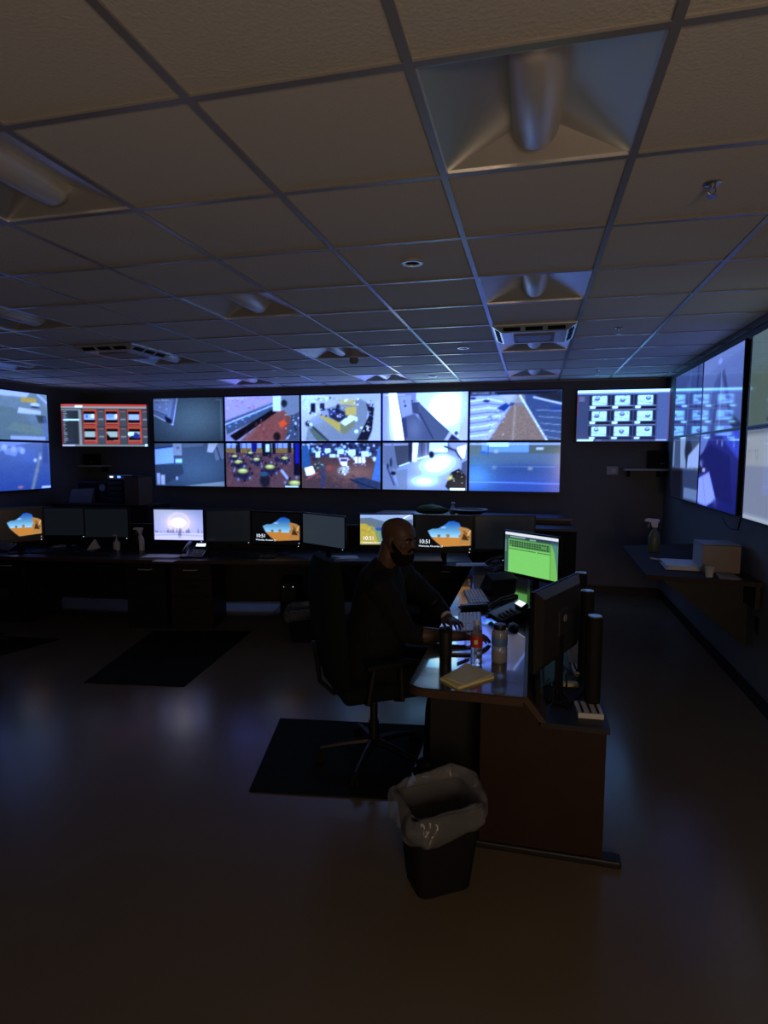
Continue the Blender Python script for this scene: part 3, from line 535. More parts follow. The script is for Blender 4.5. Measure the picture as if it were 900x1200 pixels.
def round_fit(u, v, label, r=.055):
    p = PZ(u, v, CZ - .002)
    t = thing('ceiling_speaker', label, 'ceiling speaker', p, 0, 'small round ceiling fittings')
    MB().lathe([(r, 0), (r, -.006), (r * .92, -.010), (r * .66, -.010), (r * .64, -.004)], 28, cap=False).build('ring', 'white_metal', t, smooth=True)
    MB().lathe([(r * .66, -.003), (r * .3, -.006), (.001, -.007)], 24).build('grille', 'black_matte', t, smooth=True)
round_fit(483, 307, 'small round ceiling speaker left of the bright centre grid line, nearest'); round_fit(543, 407, 'small round ceiling speaker halfway to the video wall'); round_fit(507, 441, 'small round ceiling speaker closest to the video wall')
def sprinkler(u, v, label):
    t = thing('sprinkler_head', label, 'sprinkler', PZ(u, v, CZ), 0, 'ceiling sprinkler heads')
    MB().lathe([(.03, 0), (.03, -.004), (.012, -.007), (.010, -.02)], 20).build('escutcheon', 'silver', t, smooth=True)
    f = MB(); f.tube([(-.008, 0, -.018), (-.012, 0, -.03), (0, 0, -.045)], .0025, 6); f.tube([(.008, 0, -.018), (.012, 0, -.03), (0, 0, -.045)], .0025, 6); f.build('yoke', 'silver', t)
    MB().lathe([(.018, -.047), (.018, -.049), (.001, -.049)], 16).build('deflector', 'silver', t)
sprinkler(835, 214, 'small metal sprinkler head in the warm-lit tiles at upper right'); sprinkler(725, 384, 'small metal sprinkler head right of the square air vent'); sprinkler(700, 434, 'small metal sprinkler head near the back wall at right')
p = PZ(415, 418, CZ)
t = thing('smoke_detector', 'round pale smoke detector hanging under the ceiling tiles', 'smoke detector', p)
MB().lathe([(.055, 0), (.055, -.015), (.045, -.02)], 24).build('base', 'white_plastic', t, smooth=True)
MB().lathe([(.042, -.02), (.046, -.03), (.044, -.055), (.03, -.07), (.001, -.073)], 24).build('sensor_head', 'grey_plastic', t, smooth=True)
t = thing('smoke_detector', 'small box-shaped detector on the ceiling edge above the red-framed display', 'smoke detector', PZ(160, 461, CZ))
MB().box((0, 0, -.02), (.14, .1, .04), bev=.012).build('housing', 'grey_plastic', t); MB().lathe([(.03, -.04), (.028, -.055), (.001, -.06)], 16).build('sensor_head', 'grey_plastic', t)

# ------------------------------------------------------------------ displays
W, H = 1.186, .667; X0, Z0, YD = -5.58, 2.636, 8.045
names = [[(pic_corner_dark, 'wall display of a dim blue empty corner, top left of the video wall'), (pic_count_room, 'wall display showing a long counter over a red floor'), (pic_front_desk, 'wall display showing a tan front desk seen from above'), (pic_corridor, 'wall display showing a corridor with glaring white walls'), (pic_drive, 'wall display showing a brown median strip and parking lot')],
         [(pic_desk_cam, 'wall display of a blue-grey room with a lit computer, bottom left of video wall'), (pic_tables, 'wall display showing yellow-topped round gaming tables'), (pic_slots, 'wall display showing a reddish floor crowded with slot machines'), (pic_lobby, 'wall display showing a lobby floor with white glare'), (pic_lot_night, 'wall display showing an empty blue parking lot')]]
for r in range(2):
    for c in range(5):
        fn, lb = names[r][c]
        wall_display(lb, (X0 + (c + .5) * W, YD, Z0 - (r + .5) * H), 0, W - .002, H - .002, fn(), 'displays of the main video wall', bez=.014, stand=.03)
# left wall pair
yl = 7.17
for k, (fn, lb) in enumerate(((pic_lot_grey, 'upper display on the left wall showing a grey parking lot'), (pic_road_blue, 'lower display on the left wall showing a blue road'))):
    wall_display(lb, (-6.64, yl - .6, 2.625 - (k + .5) * .665), R(90), 1.184, .663, fn(), 'displays on the left wall', bez=.014, stand=.06)
# right wall bank
XS = 1.50; cw = 1.125; ch = .66
for c, (yc) in enumerate((7.28 - cw / 2, 7.28 - cw * 1.5)):
    for r in range(2):
        fn, lb = [[(pic_curtain_a, 'upper right-wall display nearest the corner, dim blue with a dark fold'), (pic_hall_low, 'lower right-wall display nearest the corner, grey hall over a dark area')], [(pic_curtain_b, 'upper right-wall display showing pale blue hanging folds'), (pic_bag, 'lower right-wall display in deep blue with a pale bag')]][c][r]
        wall_display(lb, (XS, yc, 2.648 - (r + .5) * ch), R(-90), cw - .002, ch - .002, fn(), 'displays on the right wall', bez=.010, depth=.05, stand=.03, rough=.05)
for r, (fn, lb) in enumerate(((pic_grey_feed, 'upper display cut by the right photo edge, plain grey-green'), (pic_pale_page, 'lower display cut by the right photo edge, pale lilac page'))):
    wall_display(lb, (XS, 4.90 - .61, 2.648 - (r + .5) * .665), R(-90), 1.22, .660, fn(), 'near displays on the right wall', bez=.014, depth=.05, stand=.03, rough=.05)
MB  # flat panels on arms
tL = PY(120, 498, 7.55)
pl = wall_display('wall display with red framed thumbnails and a dark side list', PD(122.5, 498.5, 8.75), YAW + .06, 1.235, .63, pic_alarm_list(), bez=.01, depth=.04, stand=.25, tilt=0)
pr = wall_display('wall display with nine pale thumbnails in three rows beside the right corner', (1.045, 8.03, 2.50), 0, 1.10, .655, pic_thumbs(), bez=.01, depth=.04, stand=.05)
pr.location = (PY(729.5, 487, 8.03)); pr.scale = (1.0, 1, 1)

# small wall shelves under the two panels with black boxes
def wall_shelf(c, wd, label, boxlabel, bx, bh):
    t = thing('wall_shelf', label, 'shelf', c); MB().box((0, .0, 0), (wd, .28, .025), bev=.003).build('shelf_board', 'pale_grey', t)
    b = MB()
    for s in (-1, 1): b.box((s * wd * .35, .06, -.05), (.02, .14, .08))
    b.build('bracket', 'black_matte', t)
    q = thing('media_box', boxlabel, 'media box', (c[0] + bx, c[1], c[2] + .0125)); MB().box((0, 0, bh / 2), (.2, .16, bh), bev=.01).build('case', 'black_matte', q); MB().box((.05, -.081, bh * .3), (.05, .004, .012)).build('slot', 'grey_plastic', q)
pS = PY(107, 546, 8.0); wall_shelf((pS.x, 8.02, pS.z), .5, 'thin grey wall shelf below the red-framed display', 'black media box on the shelf below the red-framed display', .0, .17)
pS = PY(764, 550.5, 8.0); wall_shelf((min(pS.x + .06, 1.34), 8.02, pS.z), .5, 'thin grey wall shelf below the nine-thumbnail display', 'black media box on the shelf below the nine-thumbnail display', .14, .22)
pO = PY(717.5, 551.5, YB)
t = thing('thermostat', 'small pale wall control on the back wall below the thumbnail display', 'thermostat', (pO.x, YB, pO.z)); MB().box((0, -.008, 0), (.14, .016, .11), bev=.005).build('wall_plate', 'pale_grey', t); MB().box((.015, -.02, 0), (.05, .012, .05), bev=.003).build('control', 'white_plastic', t)
pO = PX(888, 733, XR); t = thing('wall_outlet', 'dark wall outlet low on the right wall', 'outlet', pO, R(-90)); MB().box((0, -.004, 0), (.075, .008, .12), bev=.003).build('wall_plate', 'black_plastic', t); MB().box((0, -.009, .025), (.03, .003, .03)).box((0, -.009, -.025), (.03, .003, .03)).build('socket', 'black_matte', t)
pa, pb_ = PX(846, 606, 1.53), PX(868, 614, 1.53)
tag(MB().tube([pa, pa + Vector((0, -.1, -.05)), (pa + pb_) / 2 + Vector((0, 0, -.07)), pb_ + Vector((0, .05, -.05)), pb_ + Vector((0, 0, .05))], .006, 8).build('display_cable', 'black_plastic', smooth=True), 'black cable looping out below the deep blue right-wall display', 'cable')

# ------------------------------------------------------------------ floor mats
for lb, pts in (('dark rectangular chair mat on the floor under the seated man', [(-1.42, 2.78), (-.62, 2.90), (-.62, 3.78), (-1.62, 3.64)]), ('dark chair mat on the floor in front of the long back desk', [(-3.37, 3.87), (-2.57, 3.99), (-2.73, 5.46), (-3.69, 5.21)]), ('dark chair mat on the floor at far left beneath the empty chair', [(-5.9, 3.5), (-4.7, 3.7), (-4.4, 4.75), (-5.8, 4.6)])):
    tag(MB().prism(pts, 0, .008).build('floor_mat', 'mat_rubber'), lb, 'floor mat', 'chair mats')

# ------------------------------------------------------------------ main desk
DZ = .735
desk = thing('console_desk', 'dark wood console desk with a stepped end panel running away from the camera', 'desk', (-.1, 4.2, 0))
def dk(): q = MB(); q.M = Matrix.Translation((.1, -4.2, 0)); return q
XA, XB, YN, YE = -.53, -.015, 2.60, 5.86
top = dk()
rc = .07; cor = [(XA + rc - rc * math.cos(a), YN + rc - rc * math.sin(a)) for a in [PI / 2 * k / 6 for k in range(7)]]
top.prism([(XB, YN)] + [(XB, YE), (XA, YE)] + cor, DZ - .006, DZ); top.build('worktop', 'desk_top', desk)
ed = dk(); ed.prism([(XB, YN - .004)] + [(XB, YE), (XA - .004, YE)] + [(x - .004, y - .004) for x, y in cor], DZ - .042, DZ - .006); ed.build('worktop_edge', 'desk_edge', desk)
# stepped end panel: profile seen from the camera
EX0, EX1 = -.20, .335; LZ = .630
pn = dk(); pn.prism_y([(EX0, .03), (EX1, .03), (EX1, LZ - .03), (.075, LZ - .03), (-.01, DZ - .043), (EX0, DZ - .043)], YN + .03, YN + .07); pn.build('end_panel', 'desk_panel', desk)
ft = dk(); ft.box(((EX0 + EX1) / 2 + .03, YN + .05, .016), (EX1 - EX0 + .10, .07, .032), bev=.008); ft.build('foot_rail', 'desk_dark', desk)
mid = dk(); mid.box((-.335, YN + .30, (DZ - .04) / 2), (.27, .03, DZ - .05)); mid.build('side_panel', 'desk_dark', desk)
lo = dk(); lo.box(((.07 + EX1) / 2, (YN + YE) / 2, LZ - .012), (EX1 - .07 + .02, YE - YN, .024)); lo.build('equipment_shelf', 'desk_dark', desk)
tr = dk(); tr.prism_y([(.055, LZ), (.085, LZ), (.0, DZ + .004), (-.018, DZ + .004), (-.018, DZ - .02)], YN, YE); tr.build('step_trim', 'desk_edge', desk)
bk = dk(); bk.box((EX1 - .01, (YN + YE) / 2 + .05, LZ / 2), (.02, YE - YN - .12, LZ - .03)); bk.build('back_panel', 'desk_panel', desk)
fp = dk(); fp.box((.06, (YN + YE) / 2 + .1, .38), (.02, YE - YN - .3, .62)); fp.build('modesty_panel', 'desk_dark', desk)
for yy in (4.3, 5.75): q = dk(); q.box(((EX0 + EX1) / 2 - .1, yy, .35), (.55, .03, .66)); q.build('support_panel', 'desk_panel', desk)

# ------------------------------------------------------------------ desk monitors
def monitor(label, c, rz, ztop, kind, short=False, gain=1., w=.555, h=.36, desk_z=.73, neck=.05, cat='monitor', group=None, back_detail=True, stand=True, caseless=False, tilt=0):
    t = thing('desk_monitor', label, cat, (c[0], c[1], desk_z), rz, group)
    zc = ztop - h / 2 - desk_z; b = .014
    R0 = Matrix.Translation((0, 0, zc)) @ Matrix.Rotation(tilt, 4, 'X') 
    if isinstance(kind, Im):
        s = screen_mesh('screen', kind, w - 2 * b, h - 2 * b - .012, t, gain, .2, (0, 0, .006), False); s.matrix_local = R0
    else:
        q = MB(); q.M = R0; q.box((0, .002, .006), (w - 2 * b, .004, h - 2 * b - .012)); q.build('screen', kind, t)
    f = MB(); f.M = R0
    for sx in (-1, 1): f.box((sx * (w / 2 - b / 2), .006, 0), (b, .02, h))
    f.box((0, .006, h / 2 - b / 2), (w - 2 * b, .02, b)); f.box((0, .006, -h / 2 + b / 2 + .006), (w - 2 * b, .02, b + .012)); f.build('bezel', 'bezel_black', t)
    q = MB(); q.M = R0
    q.rings([[(sx * w / 2, .008, sz * h / 2) for sx, sz in ((-1, -1), (1, -1), (1, 1), (-1, 1))], [(sx * w / 2, .022, sz * h / 2) for sx, sz in ((-1, -1), (1, -1), (1, 1), (-1, 1))], [(sx * w * .42, .045, sz * h * .40) for sx, sz in ((-1, -1), (1, -1), (1, 1), (-1, 1))]])
    q.box((0, .048, 0), (.12, .012, .12), bev=.003); q.build('casing', 'monitor_back', t)
    if back_detail:
        q = MB(); q.M = R0; q.lathe([(.018, 0), (.018, .004)], 20); 
        for v in q.bm.verts: pass
        for v in list(q.bm.verts):
            l = R0.inverted() @ v.co; v.co = R0 @ Vector((l.x, .056 + l.z, l.y + .02))
        q.build('badge', 'grey_plastic', t)
    if stand:
        q = MB()
        if short: q.box((0, .035, (zc - .06) / 2), (.07, .02, zc - .06), bev=.006)
        else: q.box((0, .07, (zc) / 2 + .01), (.055, .025, zc + .02), bev=.006).box((0, .055, zc), (.08, .02, .06))
        q.build('stand_neck', 'black_matte', t)
        MB().box((0, .04, .006), (.24, .18, .012), bev=.005).build('stand_base', 'black_matte', t)
    q = MB(); q.M = R0; q.box((w * .44, -.005, -h / 2 + .012), (.008, .003, .004)); q.build('power_light', 'white_led', t)
    ZC[t.name] = zc
    return t
ZC = {}
mat('monitor_back', (.028, .026, .025), .45, var=.12, scale=60, spec=.45)
def face_rz(pl_, pr_): return math.atan2(pr_[1] - pl_[1], pr_[0] - pl_[0])
def place_mon(label, ul, ur, vtop_l, dl, dr, kind, **k):
    a = PD(ul, vtop_l, dl); b = PD(ur, vtop_l, dr); rz = math.atan2(b.y - a.y, b.x - a.x)
    return monitor(label, ((a.x + b.x) / 2, (a.y + b.y) / 2), rz, k.pop('ztop', a.z), kind, w=k.pop('w', (Vector((a.x, a.y)) - Vector((b.x, b.y))).length), **k)
def lock_text(t, zc):
    for body, size, x, z in (('10:51', .052, -.235, zc - .095), ('Wednesday, November 23', .021, -.235, zc - .128)):
        cu = bpy.data.curves.new('clock_text', 'FONT'); cu.body = body; cu.size = size; cu.extrude = .0005
        o = bpy.data.objects.new('clock_text', cu); COL.objects.link(o); dg = bpy.context.evaluated_depsgraph_get(); me = bpy.data.meshes.new_from_object(o.evaluated_get(dg))
        bpy.data.objects.remove(o); ob = bpy.data.objects.new('clock_text', me); COL.objects.link(ob); me.materials.clear(); me.materials.append(MATS['lcd_white']); ob.parent = t; ob.location = (x, -.003, z); ob.rotation_euler = (R(90), 0, 0)
# back row, left cluster
MG = 'monitors on the long back desk'
m1 = place_mon('monitor at the left photo edge with a beach cave picture', -7, 50, 596, 6.25, 6.5, pic_arch(), group=MG, gain=.95, h=.365)
place_mon('dark blank monitor right of the leftmost cave picture', 51, 98, 594, 6.62, 6.62, Im(12, 8, (13, 16, 21)), group=MG, w=.47, h=.34)
place_mon('dark blank monitor behind the pump bottle', 99, 149, 595, 6.6, 6.6, Im(12, 8, (13, 16, 21)), group=MG, w=.50, h=.35)
place_mon('monitor with a bright winter forest and low sun', 178.5, 239, 595.5, 6.35, 6.3, pic_snow(), group=MG, h=.36, gain=1.15)
place_mon('black blank monitor between the winter and cave pictures', 240, 294, 597, 6.45, 6.45, Im(12, 8, (13, 16, 21)), group=MG, h=.37)
mB = place_mon('monitor with a beach cave picture, beside a blank grey monitor', 294, 353, 598.5, 6.45, 6.3, pic_arch(), group=MG, h=.375, gain=.9); lock_text(mB, ZC[mB.name])
place_mon('blank grey monitor right of a cave picture on the long back desk', 354, 405, 600, 6.3, 5.85, Im(12, 8, (40, 48, 58)), group=MG, h=.345)
mH = place_mon('monitor with green hills and a lake behind the man', 421, 485, 601.5, 5.9, 5.9, pic_hills(), group=MG, h=.335, w=.545); lock_text(mH, ZC[mH.name])
mC = place_mon('monitor with a beach cave picture right of the man', 485.5, 555, 602.5, 5.75, 5.65, pic_arch(), group=MG, h=.365); lock_text(mC, ZC[mC.name])
place_mon('dark blank monitor behind the green spreadsheet monitor', 556, 628, 603.5, 5.9, 5.85, Im(12, 8, (13, 16, 21)), group=MG, h=.36)
# main desk
place_mon('monitor with a green spreadsheet on the console desk', 591, 657, 621, 5.07, 4.58, pic_green(), h=.375, ztop=1.163, desk_z=LZ, gain=1.15)
mn = place_mon('large black monitor seen from behind on the console desk', 622, 673, 683, 3.03, 2.62, 'dark_glass', h=.37, ztop=1.178, desk_z=LZ, w=.545, short=True)
# the near monitor turns its back to the camera
a = PD(622.5, 693, 2.66); b = PD(673.5, 672, 3.10)
mn.location = ((a.x + b.x) / 2, (a.y + b.y) / 2, LZ); mn.rotation_euler = (0, 0, math.atan2(b.y - a.y, b.x - a.x) + PI)
# black divider screen between worktop and equipment shelf
tag(MB().box((.045, 3.55, LZ + .085), (.022, 1.8, .17), bev=.006).build('privacy_screen', 'black_matte'), 'low black divider screen along the edge of the console desk, behind the near monitor', 'divider')

# ------------------------------------------------------------------ long back desk
mat('back_top', (.038, .036, .038), .3, var=.15, scale=9)
front = [(-6.55, 4.95), (-5.45, 5.02), (-4.3, 5.14), (-3.5, 5.25), (-1.84, 5.66), (-.56, 5.93)]
def off(pts, d):
    out = []
    for i, p in enumerate(pts):
        q0 = Vector(pts[max(i - 1, 0)]); q1 = Vector(pts[min(i + 1, len(pts) - 1)]); n = (q1 - q0).normalized(); out.append((p[0] - n.y * d, p[1] + n.x * d))
    return out
bd = thing('long_desk', 'long dark desk with drawer pedestals along the back of the room', 'desk', (-3.5, 5.7, 0))
def bk_(): q = MB(); q.M = Matrix.Translation((3.5, -5.7, 0)); return q
def strip(f0, f1, z0, z1):
    q = bk_(); q.prism(off(front, f0) + list(reversed(off(front, f1))), z0, z1); return q
strip(0, .86, .70, .73).build('worktop', 'back_top', bd)
strip(-.006, .02, .695, .728).build('edge_band', 'desk_edge', bd)
strip(.78, .80, .12, .70).build('modesty_panel', 'desk_dark', bd)
strip(.80, .83, .73, 1.0).build('divider', 'desk_dark', bd)
def along(s, d):       # a point s metres along the front edge, d behind it
    for a, b in zip(front, front[1:]):
        a, b = Vector(a), Vector(b); L = (b - a).length
        if s <= L: n = (b - a) / L; p = a + n * s; return Vector((p.x - n.y * d, p.y + n.x * d)), math.atan2(n.y, n.x)
        s -= L
    n = (Vector(front[-1]) - Vector(front[-2])).normalized(); p = Vector(front[-1]); return Vector((p.x - n.y * d, p.y + n.x * d)), math.atan2(n.y, n.x)
for s, hand in ((2.76, 'below the spray bottle'), (3.24, 'below the winter forest monitor'), (1.2, 'at the far left end'), (5.22, 'hidden behind the chair and man'), (5.80, 'nearest the console desk')):
    p, a = along(s, .34)
    cb = thing('drawer_cabinet', 'dark three-drawer cabinet under the long back desk, ' + hand, 'cabinet', (p.x, p.y, 0), a, 'drawer cabinets under the back desk')
    MB().box((0, .03, .345), (.42, .54, .69)).build('body', 'desk_dark', cb)
    for zz, hh in ((.6, .15), (.43, .15), (.2, .28)):
        d = MB().box((0, -.25, zz), (.405, .018, hh), bev=.003).build('drawer', 'desk_dark', cb)
        q = MB(); q.tube([(-.07, -.26, zz + .02), (-.065, -.285, zz + .02), (.065, -.285, zz + .02), (.07, -.26, zz + .02)], .006, 8)
        h_ = q.build('handle', 'pale_grey' if zz > .5 else 'black_plastic', d, smooth=True)

# credenza behind at right, top shelf catching blue light
p0 = PY(440, 603, 7.0); p1 = PY(671, 603, 7.0)
cr = thing('low_cabinet', 'long black low cabinet behind the monitors at right, its top lit blue', 'cabinet', ((p0.x + p1.x) / 2, 7.15, 0))
cwd = p1.x - p0.x; ctz = 1.09
MB().box((0, 0, (ctz - .03) / 2), (cwd - .04, .42, ctz - .03)).build('body', 'desk_dark', cr)
MB().box((0, 0, ctz - .015), (cwd, .46, .03), bev=.004).build('top', 'back_top', cr)
for k in range(4):
    d = MB().box((-cwd / 2 + cwd * (k + .5) / 4, -.216, .53), (cwd / 4 - .01, .018, .98), bev=.003).build('door', 'desk_dark', cr); MB().tube([(-cwd / 2 + cwd * (k + .85) / 4, -.23, .6), (-cwd / 2 + cwd * (k + .85) / 4, -.25, .62), (-cwd / 2 + cwd * (k + .85) / 4, -.25, .72), (-cwd / 2 + cwd * (k + .85) / 4, -.23, .74)], .005, 8).build('handle', 'silver', d)
# things on the credenza
g = PY(506, 600, 7.05); g.z = ctz
t = thing('cloth_bundle', 'crumpled green cloth bundle on the low cabinet behind the man', 'cloth', g)
q = MB(); rg = []
for k in range(9):
    f_ = k / 8; s_ = math.sin(PI * min(.98, max(.02, f_))) ** .5
    rg.append([(-.2 + .4 * f_, .1 * s_ * math.cos(a), max(0, .05 + .055 * s_ * math.sin(a) * (1 + .25 * math.sin(a * 3 + k))) * 1) for a in [2 * PI * n / 14 for n in range(14)]])
mat('green_cloth', (.05, .10, .035), .9, var=.4, scale=30, bump=.6)
mat('clear_bag', (.4, .42, .45), .4, var=.1)
q.rings(rg).build('folds', 'green_cloth', t, smooth=True)
q = MB(); q.lathe([(.03, 0), (.045, .04), (.02, .09), (.012, .11), (.028, .14)], 12, c=(.25, 0, 0)).build('tied_end', 'clear_bag', t, smooth=True)
g = PY(550, 594, 7.05); g.z = ctz
t = thing('hard_hat', 'dark upturned dish-shaped device on the low cabinet, pale rim', 'router', g)
MB().lathe([(.12, 0), (.15, .02), (.2, .05), (.21, .06)], 28).build('body', 'black_matte', t, smooth=True)
MB().lathe([(.212, .058), (.216, .068), (.20, .072), (.19, .062)], 28, cap=False).build('rim', 'grey_plastic', t, smooth=True)
t['category'] = 'dish'; t.name = 'round_dish'; t['label'] = 'dark shallow round dish with a pale rim on the low cabinet'
g = PY(645, 640, 6.7)
t = thing('storage_box', 'black box at the right end of the low cabinet with a pale lid edge', 'box', (g.x, 6.62, 0))
MB().box((0, 0, .50), (.5, .36, 1.0), bev=.005).build('body', 'black_matte', t); MB().box((0, 0, 1.012), (.51, .37, .024), bev=.004).build('lid', 'black_plastic', t)

# left: shelving cabinet behind the monitors with things on it
p0 = PY(70, 640, 7.2); p1 = PY(180, 640, 7.2)
sh = thing('shelving_cabinet', 'dark shelving cabinet behind the monitors at left', 'cabinet', ((p0.x + p1.x) / 2, 7.35, 0)); sw = p1.x - p0.x; sz_ = PY(120, 592, 7.2).z
MB().box((0, 0, sz_ / 2), (sw, .5, sz_)).build('body', 'desk_dark', sh); MB().box((0, 0, sz_ + .012), (sw + .03, .53, .024), bev=.004).build('top', 'wood_shelf', sh)
for s in (-1, 1): MB().box((s * sw / 4, -.257, sz_ / 2), (sw / 2 - .02, .016, sz_ - .08), bev=.003).build('door', 'desk_dark', sh)
SZ = sz_ + .024
def onshelf(u, y=7.3): q = PY(u, 590, y); return (q.x, y, SZ)
x, y, z = onshelf(97); t = thing('paper_stack', 'pale grey slanted stack of paper on the cabinet at left', 'paper', (x, y, z), R(8))
for k in range(3):
    q = MB(); q.prism_y([(-.17, .0 + k * .003), (.17, k * .003), (.20 - k * .01, .17), (.17, .2), (-.12 + k * .005, .19)], -.06 + .03 * k, -.04 + .03 * k); q.build('paper', 'grey_paper' if 'grey_paper' in MATS else mat('grey_paper', (.20, .205, .23), .8, var=.05), t)
x, y, z = onshelf(128, 7.35); t = thing('loudspeaker', 'black speaker with a pale round cone on the cabinet at left', 'speaker', (x, y, z)); MB().box((0, 0, .15), (.2, .2, .30), bev=.012).build('cabinet', 'black_matte', t)
q = MB(); q.M = Matrix.Translation((-.02, -.103, .22)) @ Matrix.Rotation(R(90), 4, 'X'); q.lathe([(.05, 0), (.05, .006), (.03, .002), (.012, .004)], 20); q.build('cone', 'grey_plastic', t, smooth=True)
x, y, z = onshelf(108, 7.45); t = thing('storage_box', 'low black box behind the paper stack at left', 'box', (x, y, z)); MB().box((0, 0, .14), (.34, .16, .28), bev=.006).build('body', 'black_matte', t); MB().box((0, 0, .285), (.35, .17, .02), bev=.004).build('lid', 'black_plastic', t)
x, y, z = onshelf(143, 7.3); t = thing('rack_cabinet', 'black equipment rack with slotted front under the blue-lit device', 'equipment rack', (x, y, z))
MB().box((0, 0, .17), (.26, .26, .34), bev=.006).build('body', 'black_matte', t)
for k in range(4): MB().box((0, -.134, .06 + k * .075), (.22, .006, .045), bev=.002).build('unit', 'dark_glass', t)
t = thing('network_device', 'small pale network device with two lights, on the equipment rack', 'network device', (x, y - .02, z + .34)); MB().box((0, 0, .03), (.25, .2, .06), bev=.008).build('case', 'grey_plastic', t); MB().box((-.06, -.102, .035), (.05, .006, .02)).build('indicator_light', 'white_led', t); MB().box((.06, -.102, .035), (.05, .006, .025)).build('indicator_light', 'blue_led', t)
x, y, z = onshelf(163, 7.2); t = thing('storage_box', 'tall brown box beside the equipment rack', 'box', (x, y, z)); MB().box((0, 0, .19), (.22, .3, .38), bev=.004).build('body', 'wood_box', t); MB().box((0, 0, .385), (.225, .305, .012)).build('lid', 'wood_shelf', t)

# ------------------------------------------------------------------ phones
def phone(label, p, rz, s=1., group='desk phones'):
    t = thing('desk_phone', label, 'phone', p, rz, group); t.scale = (s, s, s)
    q = MB(); q.rings([[(-.10, -.10, 0), (.10, -.10, 0), (.10, .10, 0), (-.10, .10, 0)], [(-.10, -.10, .015), (.10, -.10, .015), (.10, .10, .085), (-.10, .10, .085)]]); q.build('base', 'black_plastic', t, bevel=.004)
    a = math.atan2(.07, .2)
    def top(x, y, z=0): return (x, y - z * math.sin(a), .05 + y * .35 + z * math.cos(a))
    q = MB(); q.box(top(.035, .065, .012), (.10, .05, .024), rot=(a + .25, 0, 0), bev=.003); q.build('display_hood', 'black_plastic', t)
    q = MB(); q.box(top(.035, .062, .0265), (.085, .036, .004), rot=(a + .25, 0, 0)); q.build('display', 'lcd_white', t)
    q = MB()
    for r in range(4):
        for c in range(4): q.box(top(.005 + c * .021, -.07 + r * .025, .004), (.014, .014, .008), rot=(a, 0, 0), bev=.002)
    q.build('keypad', 'grey_plastic', t)
    q = MB(); q.tube([top(-.065, -.09, .03), top(-.065, -.07, .042), top(-.065, 0, .055), top(-.065, .07, .042), top(-.065, .09, .03)], [.018, .019, .013, .019, .018], 12); q.build('handset', 'black_plastic', t, smooth=True)
    q = MB(); pts = [(-.065 - .02 * math.sin(k * .9) - k * .001, -.11 - .006 * math.cos(k * .9), .012 + .004 * math.sin(k * 1.9)) for k in range(22)]; q.tube(pts, .003, 6); q.build('cord', 'black_plastic', t, smooth=True)
    return t
ph = phone('desk phone left of the large dark phone, small lit display, farther along the console desk', PZ(585, 668, DZ), R(-60), 1.0)
phone('desk phone nearest the man on the console desk, handset arching over a lit display', PZ(597, 724, DZ), R(-62), 1.05)
phone('desk phone under the winter forest monitor', PZ(229, 652, .73), R(12), 1.15)
phone('desk phone at the left photo edge before the cave picture', PZ(7, 645, .73), R(4), 1.3)
# big dark wedge (rear of a phone stand) between the phones
g = PZ(582, 694, DZ)
t = thing('card_terminal', 'dark slanted desk device between the two phones on the console desk', 'device', g, R(-55))
q = MB(); q.prism_y([(-.09, 0), (.09, 0), (.11, .12), (.02, .16), (-.06, .05)], -.11, .11); q.build('body', 'black_plastic', t, bevel=.006); MB().box((.0, -.02, .115), (.07, .13, .006), rot=(0, R(-48), 0)).build('panel', 'dark_glass', t)

# ------------------------------------------------------------------ keyboards
def keyboard(label, c, rz, body='key_grey', L=.43, D=.145, group='keyboards'):
    t = thing('keyboard', label, 'keyboard', c, rz, group)
    q = MB(); q.rings([[(-L / 2, -D / 2, 0), (L / 2, -D / 2, 0), (L / 2, D / 2, 0), (-L / 2, D / 2, 0)], [(-L / 2, -D / 2, .010), (L / 2, -D / 2, .010), (L / 2, D / 2, .022), (-L / 2, D / 2, .022)]]); q.build('tray', 'black_plastic', t, bevel=.003)
    def kz(y): return .012 + (y + D / 2) / D * .012
    for name, xa, n in (('letter_keys', -L / 2 + .012, 14), ('cursor_keys', L / 2 - .145, 3), ('number_keys', L / 2 - .078, 4)):
        q = MB()
        for r in range(6):
            y = -D / 2 + .016 + r * .0225
            for k in range(n):
                if name == 'letter_keys' and r == 0 and 3 < k < 9:
                    if k == 6: q.box((xa + (k + .5) * .0188, y, kz(y)), (.09, .015, .006), bev=.0015)
                    continue
                q.box((xa + (k + .5) * .0188, y, kz(y)), (.015, .016, .006), bev=.0015)
        q.build(name, body, t)
    return t
def quad_pose(pts):      # centre and heading of a keyboard from its four corners
    P4 = [PZ(u, v, DZ + .01) for u, v in pts]; c = sum(P4, Vector()) / 4; return c, P4
keyboard('pale-keyed keyboard farther along the console desk', (-.385, 4.40, DZ), R(-78))
keyboard('pale-keyed keyboard near the man, closest to the bottles', (-.36, 3.70, DZ), R(-84))
for u, v, rz, lb in ((300, 653, 8, 'dark keyboard in front of the dark and cave monitors'), (110, 650, 6, 'dark keyboard behind the desk edge at left'), (60, 648, 5, 'dark keyboard under the leftmost dark blank monitor')):
    p = PZ(u, v, .73); keyboard(lb, p, R(rz), 'black_plastic', group='dark keyboards on the back desk')
